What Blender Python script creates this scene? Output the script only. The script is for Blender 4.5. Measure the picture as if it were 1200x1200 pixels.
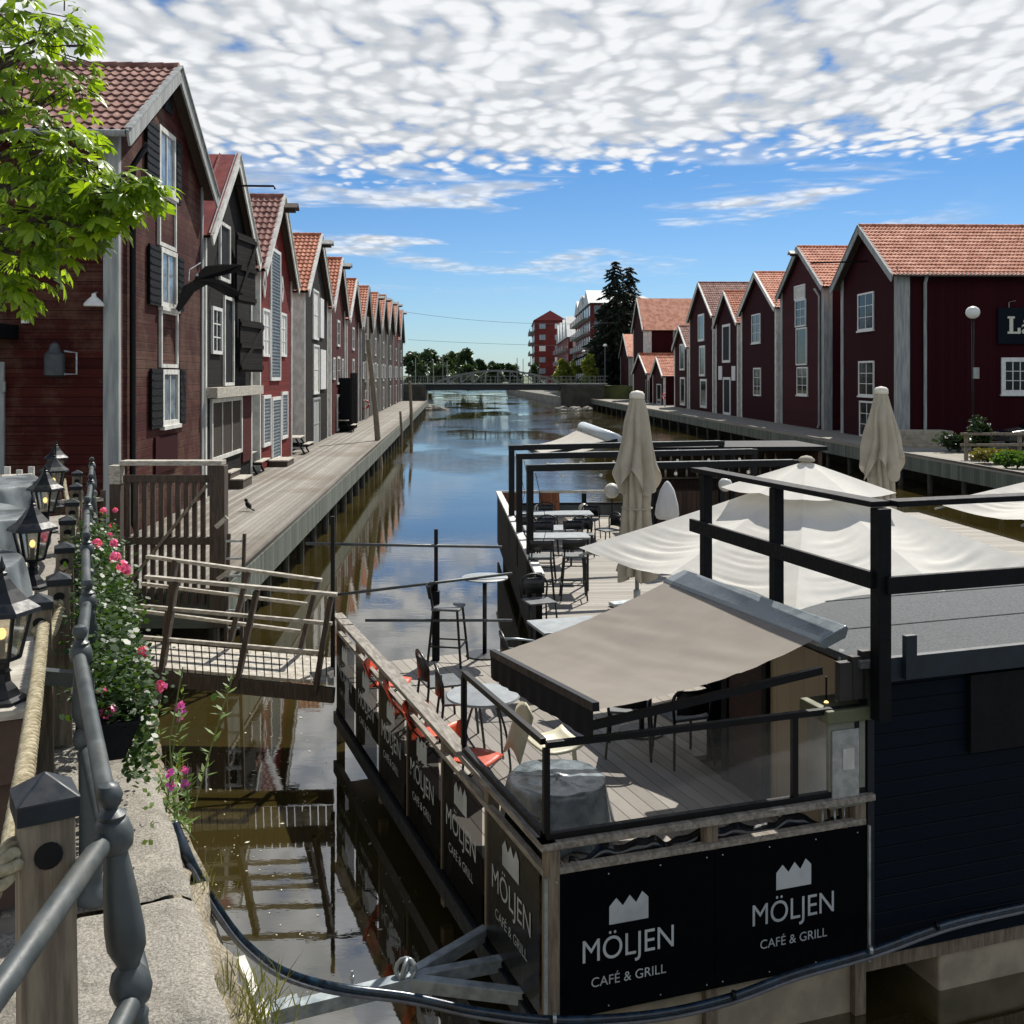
import bpy, bmesh, math, random
from mathutils import Vector, Matrix, noise
import numpy as np
R = math.radians
rnd = random.Random(7)
SC = bpy.context.scene
COL = SC.collection
for o in list(bpy.data.objects): bpy.data.objects.remove(o)

# ------------------------------------------------------------------ camera, sky, sun, exposure
HC = 4.9                                   # eye height above the water (z = 0)
cam = bpy.data.objects.new('camera', bpy.data.cameras.new('camera'))
COL.objects.link(cam)
cam.location = (0, 0, HC); cam.rotation_euler = (R(90), 0, 0)
cam.data.sensor_width = 36; cam.data.lens = 36; cam.data.shift_y = -160/1200
cam.data.clip_start = .05; cam.data.clip_end = 9000
SC.camera = cam
SC.render.resolution_x = SC.render.resolution_y = 1024
SUN_AZ, SUN_EL = R(23), R(50)              # sun ahead and to the right, high
W = bpy.data.worlds.new("World"); SC.world = W; W.use_nodes = True
SC.view_settings.view_transform = 'Standard'; SC.view_settings.look = 'None'
SC.view_settings.exposure = 0.4; SC.view_settings.gamma = 1
sd = Vector((math.sin(SUN_AZ)*math.cos(SUN_EL), math.cos(SUN_AZ)*math.cos(SUN_EL), math.sin(SUN_EL)))
sl = bpy.data.lights.new('sun', 'SUN'); sl.energy = 4.9; sl.angle = R(.5); sl.color = (1, .95, .87)
so = bpy.data.objects.new('sun', sl); COL.objects.link(so); so.location = sd*50
so.rotation_euler = sd.to_track_quat('Z', 'Y').to_euler()

class NT:
    """short-hand for node trees"""
    def __init__(s, tree): s.t = tree; s.n = tree.nodes; s.l = tree.links
    def new(s, typ, **kw):
        n = s.n.new(typ)
        for k, v in kw.items(): setattr(n, k, v)
        return n
    def put(s, sock, v):
        if v is None: return
        if isinstance(v, bpy.types.NodeSocket): s.l.new(v, sock)
        else:
            if isinstance(v, (tuple, list)) and len(v) == 3 and sock.type == 'RGBA': v = (*v, 1)
            sock.default_value = v
    def math(s, op, a, b=None, c=None, clamp=False):
        n = s.new('ShaderNodeMath', operation=op); n.use_clamp = clamp
        for i, v in enumerate((a, b, c)): s.put(n.inputs[i], v)
        return n.outputs[0]
    def vmath(s, op, a, b=None):
        n = s.new('ShaderNodeVectorMath', operation=op)
        s.put(n.inputs[0], a)
        if b is not None: s.put(n.inputs[1], b)
        return n.outputs[0]
    def sep(s, v):
        n = s.new('ShaderNodeSeparateXYZ'); s.put(n.inputs[0], v); return n.outputs
    def comb(s, x, y, z):
        n = s.new('ShaderNodeCombineXYZ')
        for i, v in enumerate((x, y, z)): s.put(n.inputs[i], v)
        return n.outputs[0]
    def noise(s, vec, scale=5, detail=4, rough=.55, dist=0, dim='3D'):
        n = s.new('ShaderNodeTexNoise'); n.noise_dimensions = dim
        s.put(n.inputs['Vector'], vec); n.inputs['Scale'].default_value = scale
        n.inputs['Detail'].default_value = detail; n.inputs['Roughness'].default_value = rough
        n.inputs['Distortion'].default_value = dist
        return n.outputs[0]
    def white(s, w):
        n = s.new('ShaderNodeTexWhiteNoise'); n.noise_dimensions = '1D'; s.put(n.inputs['W'], w); return n.outputs[0]
    def voro(s, vec, scale, feature='F1', rnd_=1):
        n = s.new('ShaderNodeTexVoronoi'); n.feature = feature
        s.put(n.inputs['Vector'], vec); n.inputs['Scale'].default_value = scale; n.inputs['Randomness'].default_value = rnd_
        return n.outputs
    def rng(s, v, a, b, c=0., d=1., smooth=True):
        n = s.new('ShaderNodeMapRange', interpolation_type='SMOOTHSTEP' if smooth else 'LINEAR')
        s.put(n.inputs[0], v)
        for i, x in enumerate((a, b, c, d)): s.put(n.inputs[i+1], x)
        return n.outputs[0]
    def mix(s, f, a, b, blend='MIX'):
        n = s.new('ShaderNodeMix', data_type='RGBA', blend_type=blend)
        s.put(n.inputs[0], f); s.put(n.inputs[6], a); s.put(n.inputs[7], b); return n.outputs[2]
    def bump(s, h, strength=.3, dist=.01, normal=None):
        n = s.new('ShaderNodeBump'); s.put(n.inputs['Height'], h)
        n.inputs['Strength'].default_value = strength; n.inputs['Distance'].default_value = dist
        if normal is not None: s.put(n.inputs['Normal'], normal)
        return n.outputs[0]

def make_sky():
    k = NT(W.node_tree); bg = k.n['Background']
    sky = k.new('ShaderNodeTexSky', sky_type='NISHITA'); sky.sun_disc = False
    sky.sun_elevation = SUN_EL; sky.sun_rotation = SUN_AZ; sky.air_density = 1.0; sky.dust_density = .25; sky.ozone_density = 2.2
    tc = k.new('ShaderNodeTexCoord').outputs['Generated']
    x, y, z = k.sep(tc)
    zz = k.math('ADD', k.math('MAXIMUM', z, 0.0), .035)
    px = k.math('DIVIDE', x, zz); py = k.math('DIVIDE', y, zz)
    p = k.comb(px, py, 0.)
    # bank of altocumulus: many small puffs in a broken sheet
    warp = k.noise(p, .8, 2); pw = k.vmath('ADD', p, k.comb(k.math('MULTIPLY', warp, .25), k.math('MULTIPLY', k.noise(k.vmath('ADD', p, (5, 8, 0)), .8, 2), .25), 0.))
    big = k.noise(pw, .8, 5, .6)
    vo = k.new('ShaderNodeTexVoronoi', feature='SMOOTH_F1'); k.put(vo.inputs['Vector'], k.vmath('ADD', k.vmath('MULTIPLY', pw, (1.0, .62, 1)), k.vmath('MULTIPLY', k.comb(k.noise(pw, 5., 3), k.noise(k.vmath('ADD', pw, (9, 4, 0)), 5., 3), 0.), (.15, .15, 0)))); vo.inputs['Scale'].default_value = 14.; vo.inputs['Smoothness'].default_value = .5
    puff = k.math('ADD', k.math('MULTIPLY', k.math('SUBTRACT', .95, vo.outputs['Distance']), .62), k.math('MULTIPLY', k.noise(k.vmath('MULTIPLY', pw, (1.0, .7, 1)), 6.0, 6, .6), .38))
    fine = k.noise(k.vmath('MULTIPLY', pw, (1., .62, 1)), 26., 4, .55)
    # the sheet's lower rim climbs a little to the right
    el = k.math('ADD', z, k.math('MULTIPLY', x, -.03))
    bias = k.rng(el, .155, .235, -.42, .23)
    bias = k.math('ADD', bias, k.rng(el, .60, .85, 0., -.5))
    d = k.math('ADD', k.math('ADD', k.math('MULTIPLY', puff, .75), k.math('MULTIPLY', big, .9)), bias)
    d = k.math('ADD', d, k.math('MULTIPLY', fine, .16))
    mask = k.rng(d, .74, 1.02)
    # thin streaks lower down
    st = k.comb(k.math('MULTIPLY', x, 5.2), k.math('MULTIPLY', z, 42.), 1.7)
    sn = k.noise(st, 1.0, 5, .55, .35)
    band = k.math('MULTIPLY', k.rng(z, .075, .12), k.rng(z, .16, .24, 1., 0.))
    xw = k.rng(x, .30, .44, 1., .0)
    wisp = k.math('MULTIPLY', k.math('MULTIPLY', k.rng(k.math('ADD', sn, k.rng(x, -.22, .06, .09, .0)), .52, .64), band), xw)
    edge = k.noise(k.comb(k.math('MULTIPLY', x, 16), k.math('MULTIPLY', z, 90.), 0.), 1.4, 5, .6)
    wisp = k.math('MULTIPLY', wisp, k.rng(edge, .25, .6, .35, 1.))
    mask = k.math('MAXIMUM', mask, k.math('MULTIPLY', wisp, .92))
    cell = k.math('SUBTRACT', 1., k.math('MULTIPLY', vo.outputs['Distance'], 1.35))
    shade = k.math('ADD', k.math('MULTIPLY', cell, .85), k.math('ADD', k.math('MULTIPLY', fine, .22), k.math('MULTIPLY', k.math('SUBTRACT', big, .5), .45)))
    ccol = k.mix(k.rng(shade, .10, .66), (6.3, 6.6, 6.9), (10., 10.1, 10.2))
    grade = k.mix(1., sky.outputs[0], k.mix(k.rng(z, .0, .36), (.62, .84, 1.12), (.27, .59, .90)), 'MULTIPLY')
    col = k.mix(k.math('MULTIPLY', mask, .96), grade, ccol)
    k.put(bg.inputs[0], col); bg.inputs[1].default_value = .072
make_sky()

# ------------------------------------------------------------------ measuring: photo pixel -> place
def P(x, y, z):
    d = 1200*(HC-z)/(y-440); return Vector(((x-600)/1200*d, d, z))
def D(x, y, d): return Vector(((x-600)/1200*d, d, HC-(y-440)/1200*d))

# ------------------------------------------------------------------ materials
def lin(c):
    if isinstance(c, str):
        c = [int(c[i:i+2], 16)/255 for i in (0, 2, 4)]
        return tuple(v/12.92 if v <= .04045 else ((v+.055)/1.055)**2.4 for v in c)
    return tuple(c)
MATS = {}
def base_mat(name):
    m = bpy.data.materials.new(name); m.use_nodes = True
    k = NT(m.node_tree); b = k.n['Principled BSDF']; return m, k, b
def mat(name, c, rough=.6, var=.12, scale=6., metal=0., bump=.0, bscale=None, spec=.5, stretch=(1, 1, 1), c2=None, emit=None, estr=1., coat=0):
    """plain surface with blotchy variation"""
    if name in MATS: return MATS[name]
    m, k, b = base_mat(name); c = lin(c)
    tc = k.new('ShaderNodeTexCoord').outputs['Object']
    v = k.vmath('MULTIPLY', tc, stretch)
    n = k.noise(v, scale, 5, .6)
    hi = lin(c2) if c2 else tuple(min(1, x*(1+var)) for x in c)
    lo = c if c2 else tuple(x*(1-var) for x in c)
    k.put(b.inputs['Base Color'], k.mix(k.rng(n, .33, .67), lo, hi))
    r = k.rng(k.noise(v, scale*2.3, 3), .3, .7, max(.02, rough-.08), min(1, rough+.08)); k.put(b.inputs['Roughness'], r)
    b.inputs['Metallic'].default_value = metal; b.inputs['Specular IOR Level'].default_value = spec
    b.inputs['Coat Weight'].default_value = coat
    if bump: k.put(b.inputs['Normal'], k.bump(k.noise(v, bscale or scale*4, 5, .65), bump, .01))
    if emit: k.put(b.inputs['Emission Color'], (*lin(emit), 1)); b.inputs['Emission Strength'].default_value = estr
    MATS[name] = m; return m
def planks(name, c1, c2, width, axis, rough=.75, gap=.05, along=None, grain=.35, bump=.5, wear=None, wear_amt=.5, gapc=.25, wscale=.7, spec=.3):
    """boards: axis = the coordinate across the boards ('x','y','z' or 'xy' for x+y)"""
    if name in MATS: return MATS[name]
    m, k, b = base_mat(name); c1, c2 = lin(c1), lin(c2)
    tc = k.new('ShaderNodeTexCoord').outputs['Object']; x, y, z = k.sep(tc)
    t = {'x': x, 'y': y, 'z': z}.get(axis) or k.math('ADD', x, y)
    t = k.math('DIVIDE', t, width); cell = k.math('FLOOR', t); fr = k.math('SUBTRACT', t, cell)
    dist = k.math('MINIMUM', fr, k.math('SUBTRACT', 1., fr))
    g = k.rng(dist, 0., gap, 0., 1.)
    w = k.white(cell)
    st = {'x': (6/width*.2, 1.2, 6), 'y': (1.2, 6/width*.2, 6), 'z': (.06, .06, 7/width*.2)}.get(axis) or (6/width*.2, 6/width*.2, .9)
    off = k.comb(k.math('MULTIPLY', w, 31.), k.math('MULTIPLY', w, 17.), k.math('MULTIPLY', w, 23.))
    gv = k.vmath('ADD', k.vmath('MULTIPLY', tc, st), off)
    gn = k.noise(gv, 3.0, 6, .65)
    f = k.math('ADD', k.math('MULTIPLY', w, .6), k.math('MULTIPLY', k.math('SUBTRACT', gn, .3), grain*2.2), clamp=True)
    col = k.mix(f, c1, c2)
    if wear:
        wn = k.noise(tc, wscale, 6, .7)
        col = k.mix(k.math('MULTIPLY', k.rng(k.math('ADD', wn, k.math('MULTIPLY', gn, .3)), .58, .82), wear_amt), col, lin(wear))
    col = k.mix(g, tuple(v*gapc for v in c1), col)
    k.put(b.inputs['Base Color'], col); b.inputs['Roughness'].default_value = rough; b.inputs['Specular IOR Level'].default_value = spec
    h = k.math('ADD', g, k.math('MULTIPLY', gn, .25))
    k.put(b.inputs['Normal'], k.bump(h, bump, .02))
    MATS[name] = m; return m
def leafmat(name, c1, c2, trans=.4, rough=.45):
    if name in MATS: return MATS[name]
    m, k, b = base_mat(name); c1, c2 = lin(c1), lin(c2)
    g = k.new('ShaderNodeNewGeometry'); tc = k.new('ShaderNodeTexCoord').outputs['Object']
    n = k.noise(tc, 2.2, 3); f = k.math('ADD', k.math('MULTIPLY', g.outputs['Random Per Island'], .6), k.math('MULTIPLY', n, .4))
    col = k.mix(f, c1, c2); k.put(b.inputs['Base Color'], col); b.inputs['Roughness'].default_value = rough
    tr = k.new('ShaderNodeBsdfTranslucent'); k.put(tr.inputs[0], k.mix(1., col, (1.9, 1.8, .7), 'MULTIPLY'))
    mx = k.new('ShaderNodeMixShader'); mx.inputs[0].default_value = trans
    k.l.new(b.outputs[0], mx.inputs[1]); k.l.new(tr.outputs[0], mx.inputs[2])
    k.l.new(mx.outputs[0], k.n['Material Output'].inputs[0]); MATS[name] = m; return m
def glassmat(name, tint=(.8, .85, .85), gloss=.12, rough=.02, dirt=None, dirt_amt=.0, fres=.75):
    if name in MATS: return MATS[name]
    m = bpy.data.materials.new(name); m.use_nodes = True; k = NT(m.node_tree)
    k.n.remove(k.n['Principled BSDF'])
    t = k.new('ShaderNodeBsdfTransparent'); k.put(t.inputs[0], (*tint, 1))
    gl = k.new('ShaderNodeBsdfGlossy'); gl.inputs['Roughness'].default_value = rough
    lw = k.new('ShaderNodeLayerWeight'); lw.inputs[0].default_value = .35
    f = k.math('ADD', k.math('MULTIPLY', lw.outputs['Fresnel'], fres), gloss, clamp=True)
    mx = k.new('ShaderNodeMixShader'); k.put(mx.inputs[0], f); k.l.new(t.outputs[0], mx.inputs[1]); k.l.new(gl.outputs[0], mx.inputs[2])
    out = mx.outputs[0]
    if dirt:
        df = k.new('ShaderNodeBsdfDiffuse'); k.put(df.inputs[0], (*lin(dirt), 1)); m2 = k.new('ShaderNodeMixShader')
        m2.inputs[0].default_value = dirt_amt; k.l.new(out, m2.inputs[1]); k.l.new(df.outputs[0], m2.inputs[2]); out = m2.outputs[0]
    k.l.new(out, k.n['Material Output'].inputs[0]); MATS[name] = m; return m
def fabric(name, c, c2, trans=.25, bump=.25, scale=3.):
    if name in MATS: return MATS[name]
    m, k, b = base_mat(name)
    tc = k.new('ShaderNodeTexCoord').outputs['Object']; n = k.noise(tc, scale, 5, .6)
    weave = k.noise(tc, 260., 2)
    col = k.mix(k.rng(n, .3, .7), lin(c), lin(c2)); k.put(b.inputs['Base Color'], col)
    b.inputs['Roughness'].default_value = .85; b.inputs['Specular IOR Level'].default_value = .2
    k.put(b.inputs['Normal'], k.bump(k.math('ADD', k.noise(k.vmath('MULTIPLY', tc, (1, 1, .5)), 9., 4, .6), k.math('MULTIPLY', weave, .06)), bump, .015))
    tr = k.new('ShaderNodeBsdfTranslucent'); k.put(tr.inputs[0], col)
    mx = k.new('ShaderNodeMixShader'); mx.inputs[0].default_value = trans
    k.l.new(b.outputs[0], mx.inputs[1]); k.l.new(tr.outputs[0], mx.inputs[2])
    k.l.new(mx.outputs[0], k.n['Material Output'].inputs[0]); MATS[name] = m; return m

def stone(name, lo, hi, grain=110., stain='4a463c', amt=.55):
    m, k, b = base_mat(name); tc = k.new('ShaderNodeTexCoord').outputs['Object']
    g = k.noise(tc, grain, 4, .7); col = k.mix(k.rng(g, .32, .68), lin(lo), lin(hi))
    sp = k.voro(tc, grain*1.3)['Distance']; col = k.mix(k.math('MULTIPLY', k.rng(sp, .10, .22, 1., 0.), .55), col, lin('33312c'))
    st = k.noise(tc, 3.2, 7, .7); col = k.mix(k.math('MULTIPLY', k.rng(st, .5, .68), amt), col, lin(stain))
    li = k.noise(k.vmath('ADD', tc, (7, 3, 1)), 9., 5, .7); col = k.mix(k.math('MULTIPLY', k.rng(li, .60, .68), .5), col, lin('b9b5a6'))
    k.put(b.inputs['Base Color'], col); b.inputs['Roughness'].default_value = .95; b.inputs['Specular IOR Level'].default_value = .2
    k.put(b.inputs['Normal'], k.bump(k.math('ADD', k.math('MULTIPLY', g, .4), k.noise(tc, 24., 6, .7)), .9, .012)); MATS[name] = m; return m
def chipped(name, c, c2, rust='4a3122', thr=.64, rough=.45):
    m, k, b = base_mat(name); tc = k.new('ShaderNodeTexCoord').outputs['Object']
    n = k.noise(tc, 9., 4); ch = k.rng(k.noise(tc, 34., 8, .75), thr, thr+.03); du = k.rng(k.noise(tc, 4., 6, .7), .45, .75)
    col = k.mix(k.rng(n, .3, .7), lin(c), lin(c2)); col = k.mix(k.math('MULTIPLY', du, .35), col, lin('6c6c64')); col = k.mix(k.math('MULTIPLY', ch, .8), col, lin(rust))
    k.put(b.inputs['Base Color'], col); k.put(b.inputs['Roughness'], k.math('ADD', k.math('MULTIPLY', du, .25), rough)); b.inputs['Metallic'].default_value = .1
    k.put(b.inputs['Normal'], k.bump(k.math('SUBTRACT', k.math('MULTIPLY', k.noise(tc, 60., 3), .25), k.math('MULTIPLY', ch, .4)), .35, .006)); MATS[name] = m; return m

# ------------------------------------------------------------------ mesh builder
WMX = {}
def wm(o): return WMX.get(o.name, Matrix())
class MB:
    def __init__(s): s.v = []; s.f = []
    def add(s, vs, fs):
        o = len(s.v); s.v += [tuple(v) for v in vs]; s.f += [tuple(i+o for i in f) for f in fs]; return s
    def box(s, x0, x1, y0, y1, z0, z1):
        return s.add([(x0,y0,z0),(x1,y0,z0),(x1,y1,z0),(x0,y1,z0),(x0,y0,z1),(x1,y0,z1),(x1,y1,z1),(x0,y1,z1)],
                     [(0,3,2,1),(4,5,6,7),(0,1,5,4),(1,2,6,5),(2,3,7,6),(3,0,4,7)])
    def bar(s, p, q, w, h, up=(0, 0, 1), w2=None, h2=None):
        p, q, up = Vector(p), Vector(q), Vector(up); a = (q-p).normalized()
        if abs(a.dot(up)) > .98: up = Vector((0, 1, 0)) if abs(a.y) < .9 else Vector((1, 0, 0))
        b = a.cross(up).normalized(); c = b.cross(a)
        vs = []
        for e, ww, hh in ((p, w, h), (q, w2 or w, h2 or h)):
            for i, j in ((-1,-1),(1,-1),(1,1),(-1,1)): vs.append(e+b*(i*ww/2)+c*(j*hh/2))
        return s.add(vs, [(0,1,2,3),(7,6,5,4),(0,4,5,1),(1,5,6,2),(2,6,7,3),(3,7,4,0)])
    def tube(s, pts, r, n=8, caps=True, rs=None):
        pts = [Vector(p) for p in pts]; m = len(pts); rings = []; prev = None
        for i, p in enumerate(pts):
            t = (pts[min(i+1, m-1)]-pts[max(i-1, 0)]).normalized()
            if prev is None:
                a = Vector((0, 0, 1)) if abs(t.z) < .9 else Vector((1, 0, 0)); b = t.cross(a).normalized()
            else: b = (prev-t*prev.dot(t)).normalized()
            prev = b; c = t.cross(b); rr = rs[i] if rs else r
            rings.append([p+(b*math.cos(6.28319*k/n)+c*math.sin(6.28319*k/n))*rr for k in range(n)])
        o = len(s.v)
        for rg in rings: s.v += [tuple(v) for v in rg]
        for i in range(m-1):
            for k in range(n):
                k2 = (k+1) % n; s.f.append((o+i*n+k, o+i*n+k2, o+(i+1)*n+k2, o+(i+1)*n+k))
        if caps: s.f.append(tuple(o+k for k in range(n))[::-1]); s.f.append(tuple(o+(m-1)*n+k for k in range(n)))
        return s
    def lathe(s, prof, c=(0, 0, 0), n=20, fn=None, axis=None):
        """prof: (r, z) from bottom to top"""
        o = len(s.v); c = Vector(c)
        for r, z in prof:
            for k in range(n):
                a = 6.28319*k/n; rr = r*(fn(a, z) if fn else 1)
                v = Vector((rr*math.cos(a), rr*math.sin(a), z))
                if axis is not None: v = axis @ v
                s.v.append(tuple(v+c))
        m = len(prof)
        for i in range(m-1):
            for k in range(n):
                k2 = (k+1) % n; s.f.append((o+i*n+k, o+i*n+k2, o+(i+1)*n+k2, o+(i+1)*n+k))
        s.f.append(tuple(o+k for k in range(n))[::-1]); s.f.append(tuple(o+(m-1)*n+k for k in range(n)))
        return s
    def prism(s, poly, fn, depth):
        """poly: 2d outline; fn(a, b, t) -> 3d point; t = 0 and depth"""
        n = len(poly); o = len(s.v)
        for t in (0, depth):
            for a, b in poly: s.v.append(tuple(fn(a, b, t)))
        s.f.append(tuple(o+i for i in range(n))[::-1]); s.f.append(tuple(o+n+i for i in range(n)))
        for i in range(n):
            j = (i+1) % n; s.f.append((o+i, o+j, o+n+j, o+n+i))
        return s
    def grid(s, fn, nu, nv, closed_u=False):
        o = len(s.v); cu = nu if closed_u else nu+1
        for j in range(nv+1):
            for i in range(cu): s.v.append(tuple(fn(i/nu, j/nv)))
        for j in range(nv):
            for i in range(nu):
                i2 = (i+1) % cu; s.f.append((o+j*cu+i, o+j*cu+i2, o+(j+1)*cu+i2, o+(j+1)*cu+i))
        return s
    def ball(s, c, r, n=12, sz=1.):
        m = n//2
        return s.lathe([(max(1e-4, r*math.cos(a)), r*sz*math.sin(a)) for a in [-1.5707+3.14159*i/m for i in range(m+1)]], c, n)
    def build(s, name, m=None, parent=None, space='l', smooth=False, bev=0, solid=0, sub=0, autos=None, recalc=True):
        me = bpy.data.meshes.new(name)
        vs = s.v
        if space == 'w' and parent is not None:
            inv = wm(parent).inverted(); vs = [tuple(inv @ Vector(v)) for v in vs]
        me.from_pydata(vs, [], s.f)
        if recalc and len(s.f) < 60000:
            bm = bmesh.new(); bm.from_mesh(me); bmesh.ops.recalc_face_normals(bm, faces=bm.faces); bm.to_mesh(me); bm.free()
        if m: me.materials.append(m)
        o = bpy.data.objects.new(name, me); COL.objects.link(o)
        if parent is not None: o.parent = parent; WMX[o.name] = wm(parent)
        if smooth or autos:
            me.shade_smooth()
            if autos:
                bm = bmesh.new(); bm.from_mesh(me)
                for e in bm.edges:
                    if len(e.link_faces) == 2 and e.calc_face_angle(0) > R(autos): e.smooth = False
                bm.to_mesh(me); bm.free()
        if solid: md = o.modifiers.new('thickness', 'SOLIDIFY'); md.thickness = solid; md.offset = 0
        if bev:
            md = o.modifiers.new('bevel', 'BEVEL'); md.width = bev; md.segments = 2; md.limit_method = 'ANGLE'; md.angle_limit = R(40); md.harden_normals = False
        if sub: md = o.modifiers.new('sub', 'SUBSURF'); md.levels = md.render_levels = sub
        return o
def tag(o, label=None, cat=None, group=None, kind=None):
    for k, v in (('label', label), ('category', cat), ('group', group), ('kind', kind)):
        if v: o[k] = v
    return o
def thing(name, label, cat, loc=(0, 0, 0), rz=0., group=None):
    o = bpy.data.objects.new(name, None); COL.objects.link(o); o.empty_display_size = .1
    o.location = loc; o.rotation_euler = (0, 0, rz)
    WMX[o.name] = Matrix.Translation(Vector(loc)) @ Matrix.Rotation(rz, 4, 'Z')
    return tag(o, label, cat, group)
def dup(o, loc, rz, label, group=None):
    def cp(x, par):
        c = x.copy(); COL.objects.link(c)
        if par is not None: c.parent = par
        for ch in x.children: cp(ch, c)
        return c
    r = cp(o, None); r.location = loc; r.rotation_euler = (0, 0, rz); r['label'] = label
    WMX[r.name] = Matrix.Translation(Vector(loc)) @ Matrix.Rotation(rz, 4, 'Z')
    if group: r['group'] = group
    return r
def struct(o): o['kind'] = 'structure'; return o
def text_mesh(body, size):
    cu = bpy.data.curves.new('t', 'FONT'); cu.body = body; cu.size = size; cu.align_x = 'CENTER'
    ob = bpy.data.objects.new('t', cu); COL.objects.link(ob); bpy.context.view_layer.update()
    me = bpy.data.meshes.new_from_object(ob.evaluated_get(bpy.context.evaluated_depsgraph_get()))
    vs = [v.co.copy() for v in me.vertices]; fs = [tuple(p.vertices) for p in me.polygons]
    bpy.data.objects.remove(ob); bpy.data.curves.remove(cu); bpy.data.meshes.remove(me); return vs, fs
def fan(p, r, n, rn, size, flat=.6, squash=1.):
    """leaf-size quads filling an ellipsoid clump"""
    vs, fs = [], []
    for i in range(n):
        while True:
            q = Vector((rn.uniform(-1, 1), rn.uniform(-1, 1), rn.uniform(-1, 1)))
            if .15 < q.length < 1: break
        q = q*(.55+.45*rn.random())
        c = Vector(p)+Vector((q.x*r[0], q.y*r[1], q.z*r[2])); s = size*rn.uniform(.6, 1.3)
        a = Vector((rn.gauss(0, 1), rn.gauss(0, 1), rn.gauss(0, flat))).normalized()
        b = a.cross(Vector((rn.gauss(0, 1), rn.gauss(0, 1), rn.gauss(0, 1)))).normalized()
        o = len(vs); vs += [c-a*s, c+b*s*.5, c+a*s, c-b*s*.5]; fs.append((o, o+1, o+2, o+3))
    return vs, fs
# ------------------------------------------------------------------ material library
wood_grey = planks('boardwalk boards', '66625b', 'a29d94', .14, 'x', .85, .06, grain=.4, bump=.5, wear='5a4a34', wear_amt=.45, wscale=.35)
wood_fascia = planks('weathered fascia', '3d443e', '6d746a', .19, 'y', .85, .06, grain=.4, bump=.5)
wood_pile = mat('pile wood', '3a3a33', .9, .4, 5, bump=.5, stretch=(3, 3, .5))
deck_wood = planks('terrace deck', '7d7870', 'a8a39a', .145, 'y', .8, .055, grain=.35, bump=.4, wear='6b6257', wear_amt=.3)
post_wood = mat('brown post wood', '5f564a', .85, .3, 6, bump=.5, stretch=(6, 6, .6), c2='857a69')
dark_wood = mat('dark brown wood', '3a312a', .85, .3, 6, bump=.5, stretch=(6, 6, .6), c2='52463b')
pale_wood = mat('pale weathered wood', '8d877c', .85, .2, 5, bump=.4, stretch=(2, 2, 6), c2='b9b3a6')
granite = stone('granite', '716d65', 'a8a398')
rubble = stone('rubble concrete', '6d6555', 'a59c8a', 60., '453c2a', .7)
concrete = mat('pale concrete', '8a8474', .9, .2, 3, bump=.4, bscale=18, c2='a89f8c')
trim_white = mat('aged white paint', 'b4b4ae', .7, .15, 5, bump=.2, stretch=(1, 1, .5), c2='d4d3cc')
trim_grey = mat('weathered grey paint', '7c8080', .8, .2, 2.5, bump=.3, stretch=(3, 3, .3), c2='a0a3a0')
white_paint = mat('white paint', 'cfcfca', .5, .06, 5, c2='dcdcd8')
black_metal = mat('black metal', '08090c', .5, .3, 8, spec=.3)
black_paint = mat('black painted wood', '070a0f', .6, .3, 8, bump=.2, spec=.2)
black_wood = mat('black shutter', '0b0e11', .65, .3, 8, bump=.2, spec=.15)
dark_pane = mat('window glass', '0a0f14', .08, .3, 3, spec=.3)
pale_pane = mat('window with blind', '5f6d78', .12, .3, 3, spec=.9, c2='8b97a0')
grey_iron = chipped('grey painted iron', '343a3c', '434a4c')
steel = mat('galvanised steel', '90999c', .4, .12, 9, metal=.6, c2='b5bdbf')
navy = planks('navy cladding', '050e19', '07121f', .125, 'z', .6, .07, grain=.1, bump=.6, gapc=.5, spec=.12)
grass_m = leafmat('grass blades', '3f4c1c', '7d7c3c', .3)
leaf_dark = leafmat('dark foliage', '16240f', '2d4418', .25)
leaf_mid = leafmat('green foliage', '2c4a17', '55752a', .35)
needle = leafmat('spruce needles', '0d1a14', '1d3022', .1, .7)

# ------------------------------------------------------------------ ground sheets, canal, boardwalks
c_dir = Vector((-.0555, 1, 0)).normalized()
def XL(y): return -4.86-.0555*(y-18.4)
def FL(y): return -9.12-.0575*(y-37)
def XR(y): return 17.7-.0545*(y-35.4)
def FR(y): return 20.06-.0333*(y-53.5)
BZ = 1.45                                           # boardwalk level

def water_mat():
    m, k, b = base_mat('canal water')
    tc = k.new('ShaderNodeTexCoord').outputs['Object']; x, y, z = k.sep(tc)
    k.put(b.inputs['Base Color'], k.mix(k.rng(k.noise(tc, .25, 4), .35, .65), (.026, .020, .005), (.042, .032, .009)))
    b.inputs['Roughness'].default_value = .015; b.inputs['IOR'].default_value = 3.0
    r1 = k.noise(k.vmath('MULTIPLY', tc, (.8, 1.6, 1)), 1.1, 3, .5)
    r2 = k.noise(k.vmath('MULTIPLY', tc, (.7, 1.6, 1)), 2.6, 4, .6)
    patch = k.noise(k.vmath('MULTIPLY', tc, (.8, .5, 1)), .13, 3, .5)
    far = k.math('MULTIPLY', k.rng(y, 34., 60.), k.rng(patch, .40, .60))
    amp = k.math('ADD', k.math('MULTIPLY', far, .42), .012)
    amp = k.math('ADD', amp, k.math('MULTIPLY', k.rng(y, 15., 40.), .010))
    h = k.math('ADD', k.math('MULTIPLY', r1, .55), k.math('MULTIPLY', r2, .45))
    k.put(b.inputs['Normal'], k.bump(k.math('MULTIPLY', h, amp), 1., .12))
    return m
w = MB(); w.add([(-70, -30, 0), (90, -30, 0), (90, 700, 0), (-70, 700, 0)], [(0, 1, 2, 3)])
struct(w.build('water', water_mat(), None))

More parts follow.
